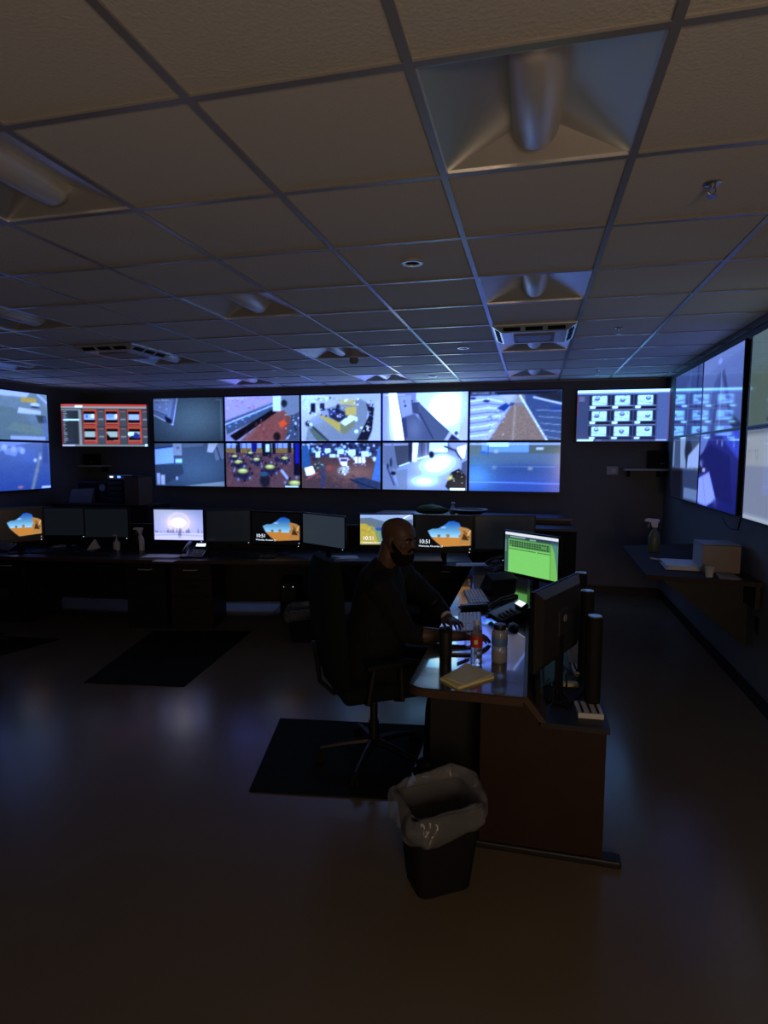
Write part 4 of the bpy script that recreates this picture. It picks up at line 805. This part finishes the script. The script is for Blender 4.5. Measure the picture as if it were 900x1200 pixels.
# black rolled wrist rest between keyboards, with metal end
a = PZ(540, 711, DZ + .03); b = PZ(574, 709, DZ + .03)
t = thing('radio', 'black two-way radio lying between the two keyboards', 'radio', (a.x, a.y, DZ), math.atan2(b.y - a.y, b.x - a.x)); L = .20
MB().box((L / 2, 0, .022), (L, .06, .042), bev=.012).build('body', 'black_plastic', t)
q = MB(); q.tube([(L - .01, .015, .025), (L + .1, .015, .025)], [.008, .006], 10); q.build('antenna', 'black_plastic', t, smooth=True)
q = MB(); q.tube([(-.005, -.01, .03), (-.02, -.01, .03)], .009, 12); q.build('knob', 'silver', t, smooth=True)

# ------------------------------------------------------------------ bottles, papers
g = PZ(558, 779, DZ)
t = thing('water_bottle', 'clear plastic water bottle with a red label on the console desk', 'bottle', (g.x, g.y, DZ)); s = 1
MB().lathe([(.001, .002), (.026, 0), (.030, .01), (.028, .03), (.030, .05), (.028, .07), (.030, .085), (.030, .135), (.0285, .15), (.026, .165), (.014, .19), (.0125, .2), (.0125, .21)], 28, cap=False).build('bottle_body', 'water_clear', t, smooth=True)
MB().lathe([(.0305, .095), (.0308, .1), (.0308, .145), (.0302, .15)], 28, cap=False).build('label_wrap', 'label_red', t, smooth=True)
MB().box((.0, -.031, .125), (.018, .003, .022), bev=.001).build('label_mark', 'yellow_paper', t)
MB().lathe([(.014, .208), (.0145, .212), (.0145, .225), (.013, .228), (.001, .228)], 20).build('cap', 'white_plastic', t, smooth=True)
g = PZ(585, 775, DZ)
t = thing('drink_bottle', 'squat bottle with dark cap, blue band and milky tea beside the water bottle', 'bottle', (g.x, g.y, DZ))
mat('clear_plastic', (.62, .66, .74), .12, var=.03, trans=.6)
MB().lathe([(.001, .001), (.036, 0), (.04, .01), (.04, .075), (.036, .085), (.039, .1), (.04, .15), (.034, .165), (.028, .172)], 28, cap=False).build('bottle_body', 'clear_plastic', t, smooth=True)
MB().lathe([(.001, .003), (.0355, .003), (.038, .012), (.038, .055), (.001, .056)], 28).build('drink', 'tea_fill', t, smooth=True)
MB().lathe([(.0402, .088), (.0408, .092), (.0408, .125), (.0402, .129)], 28, cap=False).build('label_wrap', 'cap_blue', t, smooth=True)
MB().lathe([(.030, .168), (.031, .172), (.031, .19), (.029, .195), (.001, .196)], 24).build('cap', 'black_plastic', t, smooth=True)
g = PZ(522, 776, DZ)
t = thing('travel_mug', 'tall black travel mug in front of the man, at the desk edge', 'mug', (g.x, g.y, DZ))
MB().lathe([(.001, .0), (.030, 0), (.031, .005), (.034, .15), (.034, .16)], 28, cap=False).build('mug_body', 'black_plastic', t, smooth=True); MB().lathe([(.035, .158), (.035, .17), (.031, .178), (.001, .18)], 24).build('lid', 'black_matte', t, smooth=True); MB().box((.012, 0, .184), (.016, .012, .008), bev=.002).build('sip_cover', 'black_plastic', t)
# yellow envelopes / pad
c4 = [PZ(516, 797, DZ), PZ(548, 780, DZ), PZ(579, 795, DZ), PZ(537, 808, DZ)]; cc = sum(c4, Vector()) / 4
t = thing('note_pad', 'thick pad of yellow paper at the near end of the console desk', 'note pad', (cc.x, cc.y, DZ))
q = MB(); q.prism([(p.x - cc.x, p.y - cc.y) for p in c4], 0, .012); q.build('pages', 'yellow_paper', t)
q = MB(); q.M = Matrix.Rotation(R(7), 4, 'Z') @ Matrix.Translation((.012, .012, 0)); q.prism([((p.x - cc.x) * .93, (p.y - cc.y) * .93) for p in c4], .012, .0145); q.build('top_sheet', mat('pale_yellow', (.93, .88, .55), .8, var=.05), t)
a, b = PZ(536, 777, DZ + .005), PZ(552, 771, DZ + .005)
t = thing('pen', 'dark pen lying between the mug and the water bottle', 'pen', a, 0); d = b - a
MB().tube([(0, 0, 0), d * .8], .0045, 8).build('barrel', 'black_plastic', t, smooth=True); MB().tube([d * .8, d], [.0045, .001], 8).build('tip', 'silver', t, smooth=True)
a = PZ(541, 766, DZ); t = thing('smartphone', 'smartphone with a pale screen lying by the forearm', 'phone', a, R(12)); MB().box((0, 0, .005), (.15, .075, .01), bev=.004).build('body', 'black_plastic', t); MB().box((0, 0.01, .0105), (.13, .05, .001)).build('screen', mat('phone_glass', (.35, .4, .5), .1, spec=.8), t)
a = PZ(601, 742, DZ); t = thing('computer_mouse', 'black computer mouse right of the squat bottle', 'mouse', (a.x, a.y + .1, DZ), R(100)); MB().ell((0, 0, .012), (.055, .032, .022)).build('shell', 'black_plastic', t, smooth=True); MB().tube([(.03, -.002, .03), (.045, 0, .026)], .004, 8).build('wheel', 'grey_plastic', t, smooth=True)
a = PZ(505, 736, DZ)
# equipment shelf items
for u, v, uv, lb in ((698, 836, 722, 'tall black cylinder with a pale top, nearest on the equipment shelf'), (686, 800, 692, 'black cylinder with a pale top behind the nearest one'), (679, 770, 671, 'black cylinder with a pale top, farthest of the three')):
    g = PZ(u, v - 8, LZ); tz = PY(u - 5, uv, g.y).z - LZ
    t = thing('cylinder_stand', lb, 'post', (min(g.x, .29), g.y, LZ), 0, 'black cylinders on the equipment shelf'); r = .037
    MB().lathe([(r, 0), (r, tz - .012), (r * .9, tz)], 24).build('tube_body', 'black_matte', t, smooth=True); MB().lathe([(r * .88, tz), (r * .8, tz + .004), (.001, tz + .005)], 24).build('top_cap', 'silver', t, smooth=True)
for u, v, w_, lb in ((698, 838, .11, 'white power strip with black slots at the near end of the equipment shelf'), (686, 790, .08, 'white power strip further back on the equipment shelf')):
    g = PZ(u, v, LZ); t = thing('power_strip', lb, 'power strip', (min(g.x, .27), g.y + .02, LZ), R(4)); MB().box((0, 0, .012), (w_, .14, .024), bev=.003).build('body', 'white_plastic', t)
    for k in (-1, 0, 1): MB().box((k * w_ * .3, 0, .026), (w_ * .07, .12, .006)).build('slot', 'black_matte', t)
g = PZ(668, 806, LZ); t = thing('adapter_block', 'small yellowish adapter on the equipment shelf', 'adapter', g, R(10)); MB().box((0, 0, .015), (.075, .04, .03), bev=.005).build('body', mat('cream', (.55, .52, .36), .5), t); MB().tube([(.03, 0, .01), (.06, .03, .006), (.06, .12, .006)], .003, 6).build('lead', 'black_plastic', t)
g = PZ(676, 780, LZ); t = thing('paper_sheet', 'bent white paper standing under the near monitor', 'paper', g, R(40)); q = MB(); q.rings([[(-.05, 0, 0), (-.045, .02, .07), (-.03, .03, .13)], [(.05, 0, 0), (.055, .015, .07), (.05, .04, .13)]], closed=False); o = q.build('sheet', 'white_paper', t); so = o.modifiers.new('s', 'SOLIDIFY'); so.thickness = .002
for k in range(5):
    g = Vector((.10 + .035 * k, 2.75 + .06 * k, LZ + .008)); pts = [g + Vector((.02 * math.sin(n * 1.1 + k), n * .06, .004 + .05 * max(0, math.sin(n * .8 + k * 2)) * (n > 1))) for n in range(7)]
    tag(MB().tube(pts, .004, 6).build('power_cable', 'black_plastic', smooth=True), ['thin black cable nearest the near monitor on the equipment shelf', 'thin black cable beside the yellowish adapter on the equipment shelf', 'thin black cable in the middle of the equipment shelf tangle', 'thin black cable between the adapter and the power strip', 'thin black cable closest to the nearest black cylinder'][k], 'cable', 'cables on the equipment shelf')

# back desk small things
def pump_bottle(u, v, label, z=.73):
    g = PZ(u, v, z); t = thing('pump_bottle', label, 'bottle', g)
    MB().lathe([(.034, 0), (.036, .01), (.036, .09), (.02, .105), (.014, .11)], 20).build('bottle_body', 'white_plastic', t, smooth=True); q = MB(); q.lathe([(.016, .108), (.016, .125), (.006, .13), (.006, .17)], 14); q.tube([(0, 0, .17), (-.035, -.01, .172)], .007, 8); q.build('pump', 'white_plastic', t, smooth=True)
def spray_bottle(p, label, body, s=1., rz=0):
    t = thing('spray_bottle', label, 'bottle', p, rz); t.scale = (s, s, s)
    MB().lathe([(.042, 0), (.045, .01), (.045, .11), (.035, .15), (.016, .18), (.014, .2)], 22, sy=.75).build('bottle_body', body, t, smooth=True)
    q = MB(); q.prism_y([(-.02, .2), (.02, .2), (.022, .235), (.035, .25), (.03, .265), (-.05, .27), (-.075, .262), (-.075, .245), (-.03, .24)], -.012, .012); q.build('spray_head', 'white_plastic', t, bevel=.003)
    q = MB(); q.tube([(-.03, 0, .24), (-.045, 0, .21), (-.05, 0, .195)], .005, 8); q.build('trigger', 'grey_plastic', t, smooth=True)
pump_bottle(137, 645, 'small white pump bottle on the back desk at left')
spray_bottle(PZ(165, 645, .73), 'white spray bottle on the back desk left of the winter monitor', 'white_plastic', .95, R(30))
g = PZ(157, 646, .73); t = thing('black_pouch', 'black pouch leaning on the white spray bottle', 'pouch', g); q = MB(); q.rings([[(-.05, -.03, 0), (.05, -.03, 0), (.05, .03, 0), (-.05, .03, 0)], [(-.045, -.03, .08), (.05, -.03, .08), (.05, .03, .08), (-.045, .03, .08)], [(.0, -.01, .19), (.05, -.01, .2), (.05, .01, .2), (.0, .01, .19)]]); q.build('body', 'black_matte', t, bevel=.008)
def papers(u, v, w_, d_, rz, label, z=.73, n=3, m='white_paper', y_off=0):
    g = PZ(u, v, z); t = thing('paper_sheets', label, 'paper', g, R(rz), None)
    for k in range(n): q = MB(); q.M = Matrix.Rotation(R(k * 5), 4, 'Z'); q.box((k * .01, 0, .002 + k * .003), (w_, d_, .003)); q.build('sheet', m, t)
papers(189, 652, .36, .20, 10, 'white paper sheets on the back desk left of the phone under the winter monitor'); papers(193, 657.5, .22, .1, 6, 'pale sheet at the desk edge below the paper pile', n=1)
papers(400, 654, .30, .2, 14, 'paper sheets on the back desk behind the chair'); papers(550, 662, .32, .16, 12, 'pale sheets on the back desk just beyond the console desk', n=2); papers(75, 640, .2, .2, 4, 'small pale sheet under the leftmost dark blank monitor')
g = PZ(112, 643, .73); t = thing('desk_calendar', 'small white tent card on the back desk at left', 'card', g, R(20)); q = MB(); q.rings([[(-.07, -.045, 0), (0, 0, .115), (.05, .035, 0)], [(-.06, -.10, 0), (.01, -.055, .115), (.06, -.02, 0)]]); q.build('card', 'white_paper', t)
# bin under the back desk and PC towers with lights
g = Vector((-2.12, 5.32, 0))
def waste_bin(label, p, w0, w1, h, rz, drape, lm='liner'):
    t = thing('waste_bin', label, 'waste bin', p, rz)
    def rr(w, d, z, n=6, r=.04):
        out = []
        for cx, cy, a0 in ((w / 2 - r, -d / 2 + r, -PI / 2), (w / 2 - r, d / 2 - r, 0), (-w / 2 + r, d / 2 - r, PI / 2), (-w / 2 + r, -d / 2 + r, PI)):
            for k in range(n): a = a0 + PI / 2 * k / (n - 1); out.append((cx + r * math.cos(a), cy + r * math.sin(a), z))
        return out
    MB().rings([rr(w0 - .02, (w0 - .02) * .75, .006), rr(w0, w0 * .75, .002), rr(w1, w1 * .75, h), rr(w1 + .014, w1 * .75 + .014, h + .004), rr(w1 + .014, w1 * .75 + .014, h + .014), rr(w1 - .01, w1 * .75 - .01, h + .014), rr(w0 - .012, (w0 - .012) * .75, .012)]).build('bin_body', 'black_matte', t, smooth=True)
    base_in = rr(1, .75, 0, n=16, r=.13); base_out = rr(1, .80, 0, n=16, r=.30); rg = []; rnd = random.Random(5)
    ph = [rnd.uniform(0, 6.28) for _ in range(8)]
    def wz(z): return w0 + (w1 - w0) * z / h
    for sc, z, wob, mixo in ((wz(h * .25) - .04, h * .25, .002, 0), (wz(h * .6) - .035, h * .6, .003, 0), (w1 - .035, h - .03, .004, 0), (w1 - .02, h + .025, .006, .2), (w1 + .01, h + .045, .010, .6), (w1 + .045, h + .042, .014, .9), (w1 + .075, h + .015, .018, 1), (w1 + .085, h - .02, .020, 1), (w1 + .075, h - drape * .7, .018, 1), (w1 + .055, h - drape, .014, 1), (w1 + .035, h - drape - .006, .010, 1)):
        ring = []
        for k in range(len(base_in)):
            x = base_in[k][0] * (1 - mixo) + base_out[k][0] * mixo; y = base_in[k][1] * (1 - mixo) + base_out[k][1] * mixo
            a = math.atan2(y, x); q = wob * (math.sin(5 * a + ph[0] + z * 9) + .8 * math.sin(11 * a + ph[1] - z * 34) + .6 * math.sin(19 * a + ph[2] + z * 60))
            s_ = sc + q; zz = z + mixo * (.034 * math.sin(a + .9) + .012 * math.sin(3 * a + ph[3]) + .006 * math.sin(9 * a + ph[4] + z * 40)); ring.append((x * s_, y * s_, zz))
        rg.append(ring)
    o = MB().rings(rg, cap=False).build('bin_liner', lm, t, smooth=True); sb = o.modifiers.new('s', 'SUBSURF'); sb.levels = 2; sb.render_levels = 2; tx = bpy.data.textures.new('creases', 'VORONOI'); tx.noise_scale = .045; dm = o.modifiers.new('d', 'DISPLACE'); dm.texture = tx; dm.strength = .012; dm.mid_level = .4; dm.texture_coords = 'LOCAL'
    return t
waste_bin('black waste bin with a crumpled clear liner in front of the console desk', (-.345, 2.36, 0), .235, .31, .35, R(33), .05)
waste_bin('small black waste bin with a pale liner under the back desk', (-2.12, 5.32, 0), .2, .27, .30, R(10), .05)
for u, v, lb in ((372, 735, 'black computer tower with tiny lights under the back desk, behind the bin'), (330, 728, 'black computer tower under the back desk left of the small bin')):
    g = PZ(u, v, 0); t = thing('computer_tower', lb, 'computer', (g.x, g.y + .3, 0), R(12), 'computers under the back desk'); MB().box((0, 0, .22), (.19, .42, .42), bev=.01).build('case', 'black_matte', t); MB().box((.0, -.212, .30), (.16, .006, .2), bev=.002).build('front_panel', 'black_plastic', t); MB().box((.05, -.217, .36), (.006, .004, .006)).box((-.05, -.217, .36), (.004, .004, .004)).build('indicator_light', 'white_led', t)
g = PZ(275, 716, 0); tag(MB().box((g.x, g.y + .1, .01), (.9, .35, .02), rot=(0, 0, R(12)), bev=.005).build('lit_floor_slab', 'grey_plastic'), 'flat grey slab standing in for lit floor under the back desk', 'lit floor')  # thin grey slab paints the lit floor seen through the kneehole
g = PZ(500, 690, 0)
a = PZ(501, 668, .73); t = thing('storage_box', 'black box with a thin pale edge on the back desk behind the man', 'box', (a.x, a.y + .0, .73), R(13)); MB().box((0, 0, .05), (.25, .2, .1), bev=.004).build('body', 'black_matte', t); MB().box((0, -.0, .103), (.255, .205, .006)).build('lid', 'grey_plastic', t)

# ------------------------------------------------------------------ right counter
RZ = .9
ct = thing('wall_counter', 'dark counter along the right wall holding a box and papers', 'counter', (1.2, 5.3, 0))
def cm(): q = MB(); q.M = Matrix.Translation((-1.2, -5.3, 0)); return q
cm().prism([(.84, 4.76), (1.585, 4.66), (1.585, 6.6), (.88, 6.3)], RZ - .035, RZ).build('counter_top', 'wood_shelf', ct, bevel=.003)
cm().box((1.57, 5.6, RZ - .12), (.03, 1.8, .16)).build('wall_rail', 'desk_dark', ct)
for yy in (4.95, 6.2): q = cm(); q.prism_y([(1.585, RZ - .035), (.95, RZ - .035), (1.585, RZ - .55)], yy, yy + .03); q.build('bracket', 'desk_dark', ct)
g = PZ(766, 647, RZ); spray_bottle(g, 'spray bottle with green liquid on the right counter', 'green_plastic', 1.15, R(-5))
g = PZ(797, 664, RZ); t = thing('binder', 'thick white binder lying on the right counter before the carton', 'binder', (g.x, g.y, RZ), R(-3)); MB().box((0, 0, .032), (.26, .34, .004), bev=.001).box((0, 0, .002), (.26, .34, .004), bev=.001).build('cover', 'white_plastic', t); MB().box((.005, 0, .017), (.235, .32, .025)).build('pages', 'white_paper', t)
g = PZ(838, 672, RZ); t = thing('cardboard_carton', 'closed pale carton on the right counter against the wall', 'carton', (1.405, 5.13, RZ), R(0))
MB().box((0, 0, .10), (.26, .29, .21), bev=.002).build('body', 'carton', t); MB().box((0, -.0, .2115), (.262, .292, .003)).build('lid', 'carton_side', t); MB().box((-.1315, 0, .105), (.002, .28, .20)).build('side_label', 'carton_side', t)
g = PZ(831, 676, RZ); t = thing('paper_cup', 'small white cup on the counter edge before the carton', 'cup', (g.x, g.y, RZ)); MB().lathe([(.001, .002), (.024, 0), (.032, .07), (.034, .072), (.031, .07), (.023, .006)], 20, cap=False).build('cup_body', 'white_plastic', t, smooth=True); MB().lathe([(.022, .03), (.001, .03)], 16).build('contents', 'black_matte', t)
papers(852, 676, .12, .22, -8, 'flat sheets at the near right end of the right counter', z=RZ, n=2, m='carton')
g = PZ(771, 657, RZ); t = thing('marker_pen', 'pale marker lying beside the spray bottle on the right counter', 'pen', g, R(-50)); MB().tube([(-.07, 0, .009), (.04, 0, .009)], .009, 10).build('barrel', 'white_plastic', t, smooth=True); MB().tube([(.04, 0, .009), (.07, 0, .009)], .0095, 10).build('cap', 'grey_plastic', t, smooth=True)

# ------------------------------------------------------------------ office chairs
def office_chair(label, loc, rz, group=None):
    t = thing('office_chair', label, 'chair', loc, rz, group)       # faces +x
    q = MB(); q.box((0, 0, .49), (.50, .50, .09), bev=.04, seg=4); q.build('seat', 'chair_fabric', t, smooth=True)
    rg = []
    for k in range(11):
        f_ = k / 10; z = .54 + .68 * f_; w_ = (.225 + .05 * math.sin(PI * min(1, f_ * 1.05))) * (1 if f_ < .9 else .92); x = -.255 - .05 * f_ - .02 * math.sin(PI * f_)
        th = .045 * (1 if 0 < k < 10 else .5); ring = []
        for n in range(20):
            a = 2 * PI * n / 20; cx_, sy_ = math.cos(a), math.sin(a); ring.append((x + th * abs(cx_) ** .7 * (1 if cx_ > 0 else -1) + .04 * (abs(sy_)) ** 2, w_ * abs(sy_) ** .5 * (1 if sy_ > 0 else -1), z))
        rg.append(ring)
    MB().rings(rg).build('backrest', 'chair_fabric', t, smooth=True)
    MB().tube([(-.1, 0, .44), (-.24, 0, .44), (-.32, 0, .52), (-.35, 0, .75)], .022, 10, flat=.6).build('back_bar', 'black_plastic', t, smooth=True)
    for s in (-1, 1):
        MB().tube([(.05, s * .22, .45), (.06, s * .29, .47), (.05, s * .30, .66)], .016, 8).build('arm_support', 'black_plastic', t, smooth=True); MB().tube([(-.12, s * .22, .45), (-.13, s * .29, .47), (-.1, s * .30, .66)], .014, 8).build('arm_support', 'black_plastic', t, smooth=True)
        MB().box((-.02, s * .30, .675), (.26, .07, .03), bev=.012, seg=3).build('armrest', 'black_matte', t, smooth=True)
    MB().lathe([(.03, .09), (.03, .25), (.022, .25), (.022, .44), (.07, .45)], 18).build('gas_column', 'silver' if False else 'black_plastic', t, smooth=True)
    for k in range(5):
        a = k * 2 * PI / 5 + .3; d = Vector((math.cos(a), math.sin(a), 0)); q = MB(); q.tube([d * .03 + Vector((0, 0, .12)), d * .17 + Vector((0, 0, .105)), d * .31 + Vector((0, 0, .08))], [.024, .02, .014], 8); l_ = q.build('base_leg', 'black_plastic', t, smooth=True)
        q = MB(); pp = d * .31 + Vector((0, 0, .03)); n_ = Vector((-d.y, d.x, 0)); q.tube([pp - n_ * .022, pp - n_ * .006], .03, 14); q.tube([pp + n_ * .006, pp + n_ * .022], .03, 14); q.tube([pp + Vector((0, 0, .0)), pp + Vector((0, 0, .055))], .007, 8); q.build('caster', 'black_matte', l_, smooth=True)
    return t
chair = office_chair('high-backed dark green-black office chair the man sits in', (-.86, 3.25, .008), R(34))
dup(chair, (-4.95, 4.3, .008), R(75), 'empty dark office chair at far left before the back desk')

# ------------------------------------------------------------------ the man
man = thing('person', 'seated bald bearded man in a long black shirt, side-on, forearms on the desk', 'person', (-.88, 3.28, 0))
OFF = Vector((-.88, 3.28, 0))
def mm(): q = MB(); q.M = Matrix.Translation(-OFF); return q
HC = Vector((-.725, 3.22, 1.205)); HH = .235; HR = Matrix.Translation(HC) @ Matrix.Rotation(R(-20), 4, 'Z') @ Matrix.Rotation(R(7), 4, 'Y')
prof = [(0, .070, .005, .026), (.05, .088, -.02, .042), (.13, .093, -.045, .054), (.22, .094, -.062, .061), (.30, .095, -.075, .066), (.40, .095, -.088, .070), (.50, .089, -.098, .073), (.58, .094, -.103, .075), (.68, .094, -.106, .077), (.78, .084, -.102, .074), (.87, .066, -.088, .066), (.94, .042, -.064, .050), (.985, .012, -.034, .028), (1.0, -.008, -.016, .004)]
def head_ring(t_, f, b, w_, infl=0, n=24, e=.9):
    c = (f + b) / 2; hx = (f - b) / 2 + infl; out = []
    for k in range(n):
        a = 2 * PI * k / n; ca, sa = math.cos(a), math.sin(a)
        out.append((c + hx * abs(ca) ** e * (1 if ca > 0 else -1), (w_ + infl) * abs(sa) ** e * (1 if sa > 0 else -1), t_ * HH))
    return out
def hand(q, wrist, dirv, side, curl=.35, up=Vector((0, 0, 1))):
    d = Vector(dirv).normalized(); s_ = d.cross(up).normalized() * side; n_ = s_.cross(d) * side; n_ = up
    w_ = Vector(wrist)
    q.rings([[w_ + d * x + s_ * (y * .5 * wd) + n_ * (z * .5 * th) for y, z in ((-1, -.6), (-.6, -1), (.6, -1), (1, -.6), (1, .6), (.6, 1), (-.6, 1), (-1, .6))] for x, wd, th in ((-.02, .05, .036), (.02, .07, .034), (.06, .084, .03), (.095, .08, .026))])
    for k, (y, L) in enumerate(((-.031, .062), (-.010, .074), (.011, .069), (.031, .053))):
        b = w_ + d * .085 + s_ * y; p1_ = b + d * L * .45 + n_ * .006 + s_ * y * .15; p2_ = p1_ + d * L * .33 - n_ * L * curl * .5 + s_ * y * .1; p3_ = p2_ + d * L * .2 - n_ * L * curl * .7
        q.tube([b - d * .02, b, p1_, p2_, p3_], [.010, .0098, .009, .008, .006], 8)
    b = w_ + d * .015 - s_ * .03; q.tube([b, b + d * .03 - s_ * .022, b + d * .06 - s_ * .03 - n_ * .008, b + d * .082 - s_ * .026 - n_ * .014], [.014, .0125, .010, .007], 8)
W1 = Vector((-.36, 3.30, .775)); E1 = Vector((-.655, 3.215, .785)); S1 = Vector((-.79, 3.095, 1.08))
W2 = Vector((-.485, 3.60, .79)); E2 = Vector((-.60, 3.74, .86)); S2 = Vector((-.77, 3.485, 1.09))
q = mm(); T0 = q.M.copy(); q.M = T0 @ HR; q.rings([head_ring(*p) for p in prof])
q.rings([[(.085 + x * .5, y, z * HH) for x, y in ((0, -wd), (.022 + pr_, -wd * .6), (.03 + pr_ * 1.6, 0), (.022 + pr_, wd * .6), (0, wd))] for z, wd, pr_ in ((.58, .008, -.004), (.5, .009, .004), (.43, .013, .014), (.385, .018, .022), (.36, .014, .006))])
q.ell((.086, 0, .30 * HH), (.012, .026, .006)); q.ell((.086, 0, .265 * HH), (.012, .023, .007)); q.ell((.082, 0, .57 * HH), (.012, .052, .009))
for s in (-1, 1):
    q.ell((-.008, s * .077, .46 * HH), (.018, .009, .032), Matrix.Rotation(s * .35, 4, 'Z')); q.ell((.062, s * .045, .40 * HH), (.02, .018, .022))
q.M = T0
q.tube([HC + Vector((-.03, 0, .09)), HC + Vector((-.045, .0, .02)), HC + Vector((-.06, .015, -.05)), HC + Vector((-.07, .03, -.12))], [.056, .056, .059, .066], 18)
for a, b, r0, r1, r2 in ((E1, W1, .046, .043, .028), (E2, W2, .046, .043, .028)): q.tube([a, a + (b - a) * .3, a + (b - a) * .7, b, b + (b - a).normalized() * .02], [r0, r1 + .003, (r1 + r2) / 2, r2, r2], 14)
for S, E_ in ((S1, E1), (S2, E2)): q.tube([S + (E_ - S) * .6, E_, E_ + Vector((0, 0, -.005))], [.044, .045, .03], 14)
hand(q, W1, (1, .03, -.05), 1); hand(q, W2, (.55, -.85, -.1), -1)
q.tube([HC + Vector((-.09, .03, -.1)), Vector((-.87, 3.28, .95))], [.1, .12], 14)
for S, E_ in ((S1, E1), (S2, E2)): q.tube([Vector((-.87, 3.28, 1.0)), S, S + (E_ - S) * .65], [.08, .05, .042], 12)
body = q.build('body', 'skin', man, smooth=True)
rm = body.modifiers.new('r', 'REMESH'); rm.mode = 'VOXEL'; rm.voxel_size = .0045; rm.use_smooth_shade = True
sm = body.modifiers.new('s', 'SMOOTH'); sm.iterations = 3; sm.factor = .5
# shirt
q = mm()
spine = [((-.88, 3.29, .50), .18, .20), ((-.88, 3.29, .62), .185, .20), ((-.865, 3.29, .74), .18, .195), ((-.85, 3.29, .86), .165, .20), ((-.84, 3.29, .97), .15, .215), ((-.83, 3.285, 1.06), .135, .22), ((-.82, 3.275, 1.125), .11, .165), ((-.80, 3.26, 1.165), .085, .098), ((-.785, 3.25, 1.195), .072, .074)]
q.rings([[Vector(c) + Vector((rx * math.cos(a) , ry * math.sin(a), -.35 * rx * math.cos(a) * (.0 if i_ < 6 else .5))) for a in [2 * PI * n / 24 for n in range(24)]] for i_, (c, rx, ry) in enumerate(spine)])
for S, E_, W_, fr in ((S1, E1, W1, .28), (S2, E2, W2, .86)):
    q.tube([S + Vector((-.02, (.09 if S is S1 else -.09), .0)), S, S + (E_ - S) * .5, E_, E_ + (W_ - E_) * fr * .6, E_ + (W_ - E_) * fr], [.092, .082, .068, .060, .056, .048 if S is S1 else .042], 16)
q.ell((-.80, 3.29, .72), (.12, .165, .13))
sh_ = q.build('shirt', 'shirt_black', man, smooth=True); rm = sh_.modifiers.new('r', 'REMESH'); rm.mode = 'VOXEL'; rm.voxel_size = .009; rm.use_smooth_shade = True; sm = sh_.modifiers.new('s', 'SMOOTH'); sm.iterations = 6
tx = bpy.data.textures.new('cloth_folds', 'CLOUDS'); tx.noise_scale = .09; dm = sh_.modifiers.new('d', 'DISPLACE'); dm.texture = tx; dm.strength = .018; dm.mid_level = .5
# trousers and shoes
q = mm()
q.ell((-.92, 3.28, .57), (.18, .19, .10))
for s, ky, fx in ((-1, 3.17, -.50), (1, 3.42, -.47)):
    hip = Vector((-.88, 3.28 + s * .1, .575)); kn = Vector((-.47, ky, .585)); an = Vector((fx, ky + s * .01, .11))
    q.tube([hip, hip + (kn - hip) * .5, kn - Vector((.03, 0, 0)), kn + Vector((.015, 0, -.04)), kn + (an - kn) * .4, an], [.095, .085, .07, .066, .062, .055], 16)
tr_ = q.build('trousers', 'trousers', man, smooth=True); rm = tr_.modifiers.new('r', 'REMESH'); rm.mode = 'VOXEL'; rm.voxel_size = .01; rm.use_smooth_shade = True; sm = tr_.modifiers.new('s', 'SMOOTH'); sm.iterations = 5
for s, ky, fx in ((-1, 3.16, -.50), (1, 3.43, -.47)):
    q = mm(); q.rings([[(fx + x + 0, ky + wd * math.cos(a), .008 + max(0, hh * .5 * (1 + math.sin(a)))) for a in [2 * PI * n / 16 for n in range(16)]] for x, wd, hh in ((-.09, .025, .06), (-.07, .036, .10), (-.02, .042, .12), (.04, .044, .09), (.10, .048, .065), (.15, .044, .05), (.18, .025, .035))]); o = q.build('shoe', 'black_plastic', man, smooth=True)
# beard: shell round jaw and chin, in front of the ears
q = mm(); q.M = q.M @ HR
rg = []
for t_, f, b, w_, inf in ((-.10, .055, .02, .020, .004), (-.05, .078, -.0, .036, .008), (.04, .092, -.018, .045, .010), (.13, .095, -.03, .056, .009), (.215, .093, -.03, .062, .007)):
    rg.append(head_ring(t_, f, b, w_, inf))
q.rings(rg)
for s in (-1, 1): q.tube([(.055, s * .060, .2 * HH), (.03, s * .067, .30 * HH), (.012, s * .071, .40 * HH), (.006, s * .073, .50 * HH)], [.016, .014, .010, .006], 10)
q.tube([(.088, -.032, .26 * HH), (.098, -.018, .335 * HH), (.103, 0, .345 * HH), (.098, .018, .335 * HH), (.088, .032, .26 * HH)], .0065, 8)
bd_ = q.build('beard', 'beard_hair', man, smooth=True); rm = bd_.modifiers.new('r', 'REMESH'); rm.mode = 'VOXEL'; rm.voxel_size = .004; rm.use_smooth_shade = True; sm = bd_.modifiers.new('s', 'SMOOTH'); sm.iterations = 3
for s in (-1, 1):
    q = mm(); q.M = q.M @ HR; q.ell((.0785, s * .031, .505 * HH), (.011, .013, .009)); q.build('eye', mat('eye_white', (.2, .18, .17), .3), man, smooth=True)
    q = mm(); q.M = q.M @ HR; q.ell((.0875, s * .031, .503 * HH), (.004, .006, .006)); q.build('iris', mat('iris_brown', (.02, .012, .008), .1), man, smooth=True)
    q = mm(); q.M = q.M @ HR; q.tube([(.093, s * .015, .565 * HH), (.092, s * .032, .585 * HH), (.080, s * .052, .57 * HH)], [.004, .005, .003], 8); q.build('eyebrow', 'beard_hair', man, smooth=True)
# wrist band on the far wrist
dd = (W2 - E2).normalized(); c_ = E2 + (W2 - E2) * .93
t = mm(); t.tube([c_ - dd * .009, c_ + dd * .009], .036, 20); t.build('wrist_band', mat('band_white', (.7, .72, .78), .3), man, smooth=True)
